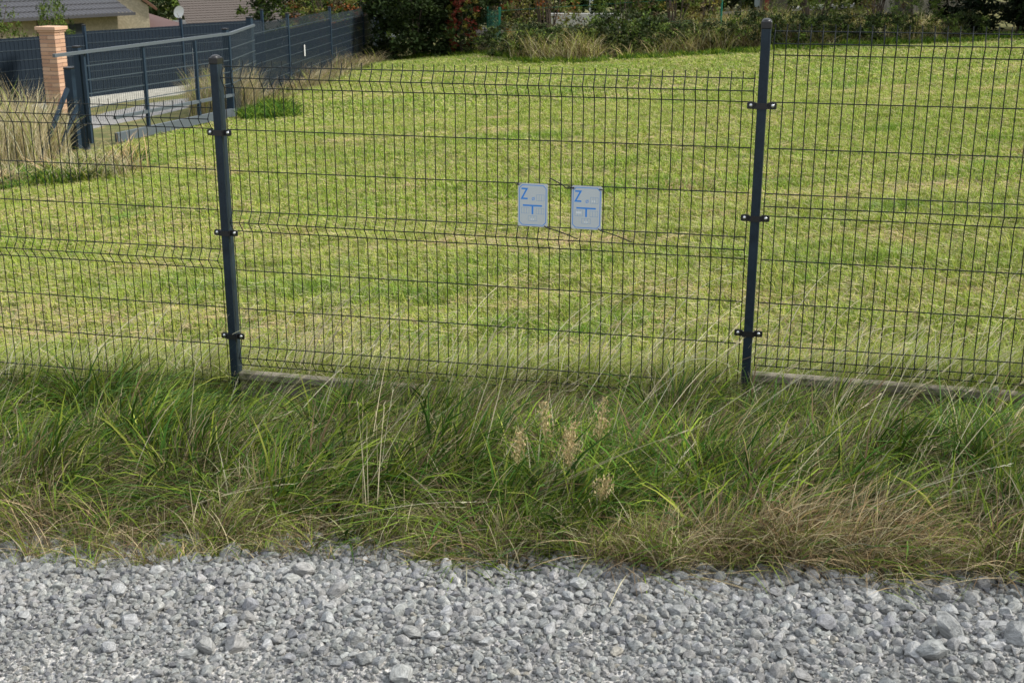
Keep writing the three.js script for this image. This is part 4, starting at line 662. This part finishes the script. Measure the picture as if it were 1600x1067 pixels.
// ---------------------------------------------------------------- houses on the left
{
  const cream = mat(rgb(0.62, 0.54, 0.38), 0.9, { map: speck });
  const tiled = (L, W, pitch, row, amp, curved) => { // a roof slope of tiles: x along the eave, rows stepping up the slope
    const nx = Math.ceil(L / pitch) * 6, rows = Math.ceil(W / row), P = [], I = []; let n = 0;
    for (let j = 0; j < rows; j++) for (const e of [0, 1]) { for (let i = 0; i <= nx; i++) { const x = i / nx * L; P.push(x, (e ? 0 : amp * 0.8) + (curved ? amp * 0.6 * Math.sin(i / 6 * Math.PI * 2) : 0.006 * (((i * 7 + j * 13) % 5) - 2)), -(j + e) * row * 0.9995); } }
    for (let q = 0; q < rows * 2 - 1; q++) for (let i = 0; i < nx; i++) { const a = q * (nx + 1) + i; I.push(a, a + 1, a + nx + 1, a + 1, a + nx + 2, a + nx + 1); }
    const g = new THREE.BufferGeometry(); g.setAttribute('position', new THREE.Float32BufferAttribute(P, 3)); g.setIndex(I); const f = g.toNonIndexed(); f.computeVertexNormals(); return f;
  };
  const at = (px, py, d) => { const v = new THREE.Vector3((px - 800) / 800, (533.5 - py) / 533.5, 0.5).unproject(camera).sub(camera.position); const k = d / Math.hypot(v.x, v.z); return camera.position.clone().addScaledVector(v, k); };
  // cream house, eave from e0 to e1
  const e0 = at(-60, 39, 44), e1 = at(207, 15, 49), ev = e1.clone().sub(e0), L = Math.hypot(ev.x, ev.z), turn = Math.atan2(-ev.z, ev.x), gy = groundY(e0.x, e0.z) - 0.4;
  const h = thing('house', 'cream house with dark grey profiled tile roof', 'house', [e0.x, gy, e0.z], turn), ey = (e0.y + e1.y) / 2 - gy;
  const tilt = 0.5, slope = 5.2;
  part('roof', tiled(L, slope, 0.2, 0.35, 0.035, true).rotateX(tilt).translate(0, ey, 0), mat(rgb(0.060, 0.060, 0.066), 0.5), h);
  part('roof', tiled(L, slope, 0.2, 0.35, 0.035, true).rotateX(tilt).translate(-L, 0, 0).rotateY(Math.PI).translate(0, ey, -2 * slope * Math.cos(tilt)), mat(rgb(0.060, 0.060, 0.066), 0.5), h);
  part('gutter', bar([0, ey - 0.03, 0.06], [L, ey - 0.03, 0.06], 0.12, 0.1), mat(rgb(0.05, 0.05, 0.055), 0.5), h);
  const D = 2 * slope * Math.cos(tilt), gb = new THREE.Shape(); gb.moveTo(0.5, 0); gb.lineTo(D - 0.5, 0); gb.lineTo(D - 0.5, ey - 0.1 + 0.25); gb.lineTo(D / 2, ey - 0.15 + slope * Math.sin(tilt)); gb.lineTo(0.5, ey - 0.1 + 0.25);
  part('wall', new THREE.ExtrudeGeometry(gb, { depth: L - 0.5, bevelEnabled: false }).rotateY(Math.PI / 2).translate(0.2, 0, 0), cream, h);
  part('downpipe', rod([L * 0.42, 0, -0.42], [L * 0.42, ey, -0.1], 0.05, 8), mat(rgb(0.08, 0.05, 0.04), 0.6), h);
  part('window', boxAt(1.1, 0.9, 0.08, L * 0.66, ey - 0.75, -0.5), mat(rgb(0.05, 0.06, 0.07), 0.15), h);
  // its gabled wing
  const w0 = at(236, 14, 50), wg = thing('house_wing', 'cream gabled wing with an orange-brown eave', 'house', [w0.x, groundY(w0.x, w0.z) - 0.4, w0.z], 0.55), wy = w0.y - wg.position.y;
  const gw = new THREE.Shape(); gw.moveTo(-2.0, 0); gw.lineTo(-0.1, 0); gw.lineTo(-0.1, wy + 0.1); gw.lineTo(-1.05, wy + 0.85); gw.lineTo(-2.0, wy + 0.1);
  part('wall', new THREE.ExtrudeGeometry(gw, { depth: 3, bevelEnabled: false }).translate(0, 0, -3.1), cream, wg); part('roof', mergeGeometries([bar([-1.05, wy + 0.95, -1.6], [0.2, wy - 0.02, -1.6], 3.3, 0.09), bar([-2.3, wy - 0.02, -1.6], [-1.05, wy + 0.95, -1.6], 3.3, 0.09)]), mat(rgb(0.13, 0.065, 0.035), 0.8), wg);
  // low red-brown roof
  const r0 = at(258, 44, 52), rr = thing('outbuilding', 'low outbuilding with smooth red-brown roof below the satellite dish', 'outbuilding', [r0.x, groundY(r0.x, r0.z) - 0.4, r0.z], turn + 0.1), ry = r0.y - rr.position.y;
  part('wall', boxAt(2.4, ry, 3, 0, ry / 2, -1.6), cream, rr); part('roof', bar([0, ry, 0.05], [0, ry + 0.75, -3.2], 2.8, 0.08), mat(rgb(0.105, 0.058, 0.052), 0.75), rr);
  const dp = at(284, 44, 44), dish = thing('satellite_dish', 'round off-white satellite dish on a thin mast', 'satellite dish', [dp.x, groundY(dp.x, dp.z) - 0.05, dp.z], -0.15), dy = at(281, 19, 44).y - dish.position.y;
  const dm = mat(rgb(0.60, 0.60, 0.57), 0.6), prof = []; for (let i = 0; i <= 10; i++) prof.push(new THREE.Vector2(0.2 * i / 10, 0.045 * (i / 10) ** 2));
  part('mast', rod([0.06, 0, 0], [-0.02, dy - 0.02, 0], 0.022, 8), dm, dish); part('reflector', new THREE.LatheGeometry(prof, 28).rotateX(Math.PI / 2).rotateX(-0.3).translate(-0.04, dy, 0.02), dm, dish); part('feed_arm', rod([-0.04, dy - 0.17, 0.06], [-0.01, dy - 0.02, 0.2], 0.012, 6), mat(rgb(0.35, 0.33, 0.3), 0.6), dish);
  // brown shingle roof
  const s0 = at(292, 41, 55), s1 = at(500, 36, 60), sv = s1.clone().sub(s0), SL = Math.hypot(sv.x, sv.z), st = Math.atan2(-sv.z, sv.x), sh = thing('barn', 'long low building under a weathered brown shingle roof', 'barn', [s0.x, groundY(s0.x, s0.z) - 0.5, s0.z], st), sy = s0.y - sh.position.y;
  const sg = tiled(SL, 5, 0.25, 0.16, 0.03, false), sp = sg.attributes.position; for (let i = 0; i < sp.count; i++) sp.setX(i, sp.getX(i) + 0.42 * (1 - sp.getX(i) / SL) * -sp.getZ(i));
  part('roof', sg.rotateX(0.62).translate(0, sy, 0), mat(rgb(0.105, 0.088, 0.078), 0.95, { }), sh); part('wall', boxAt(SL - 0.6, sy, 4, SL / 2, sy / 2, -2.5), mat(rgb(0.4, 0.37, 0.32), 0.9), sh);
}
renderer.render(scene, camera);
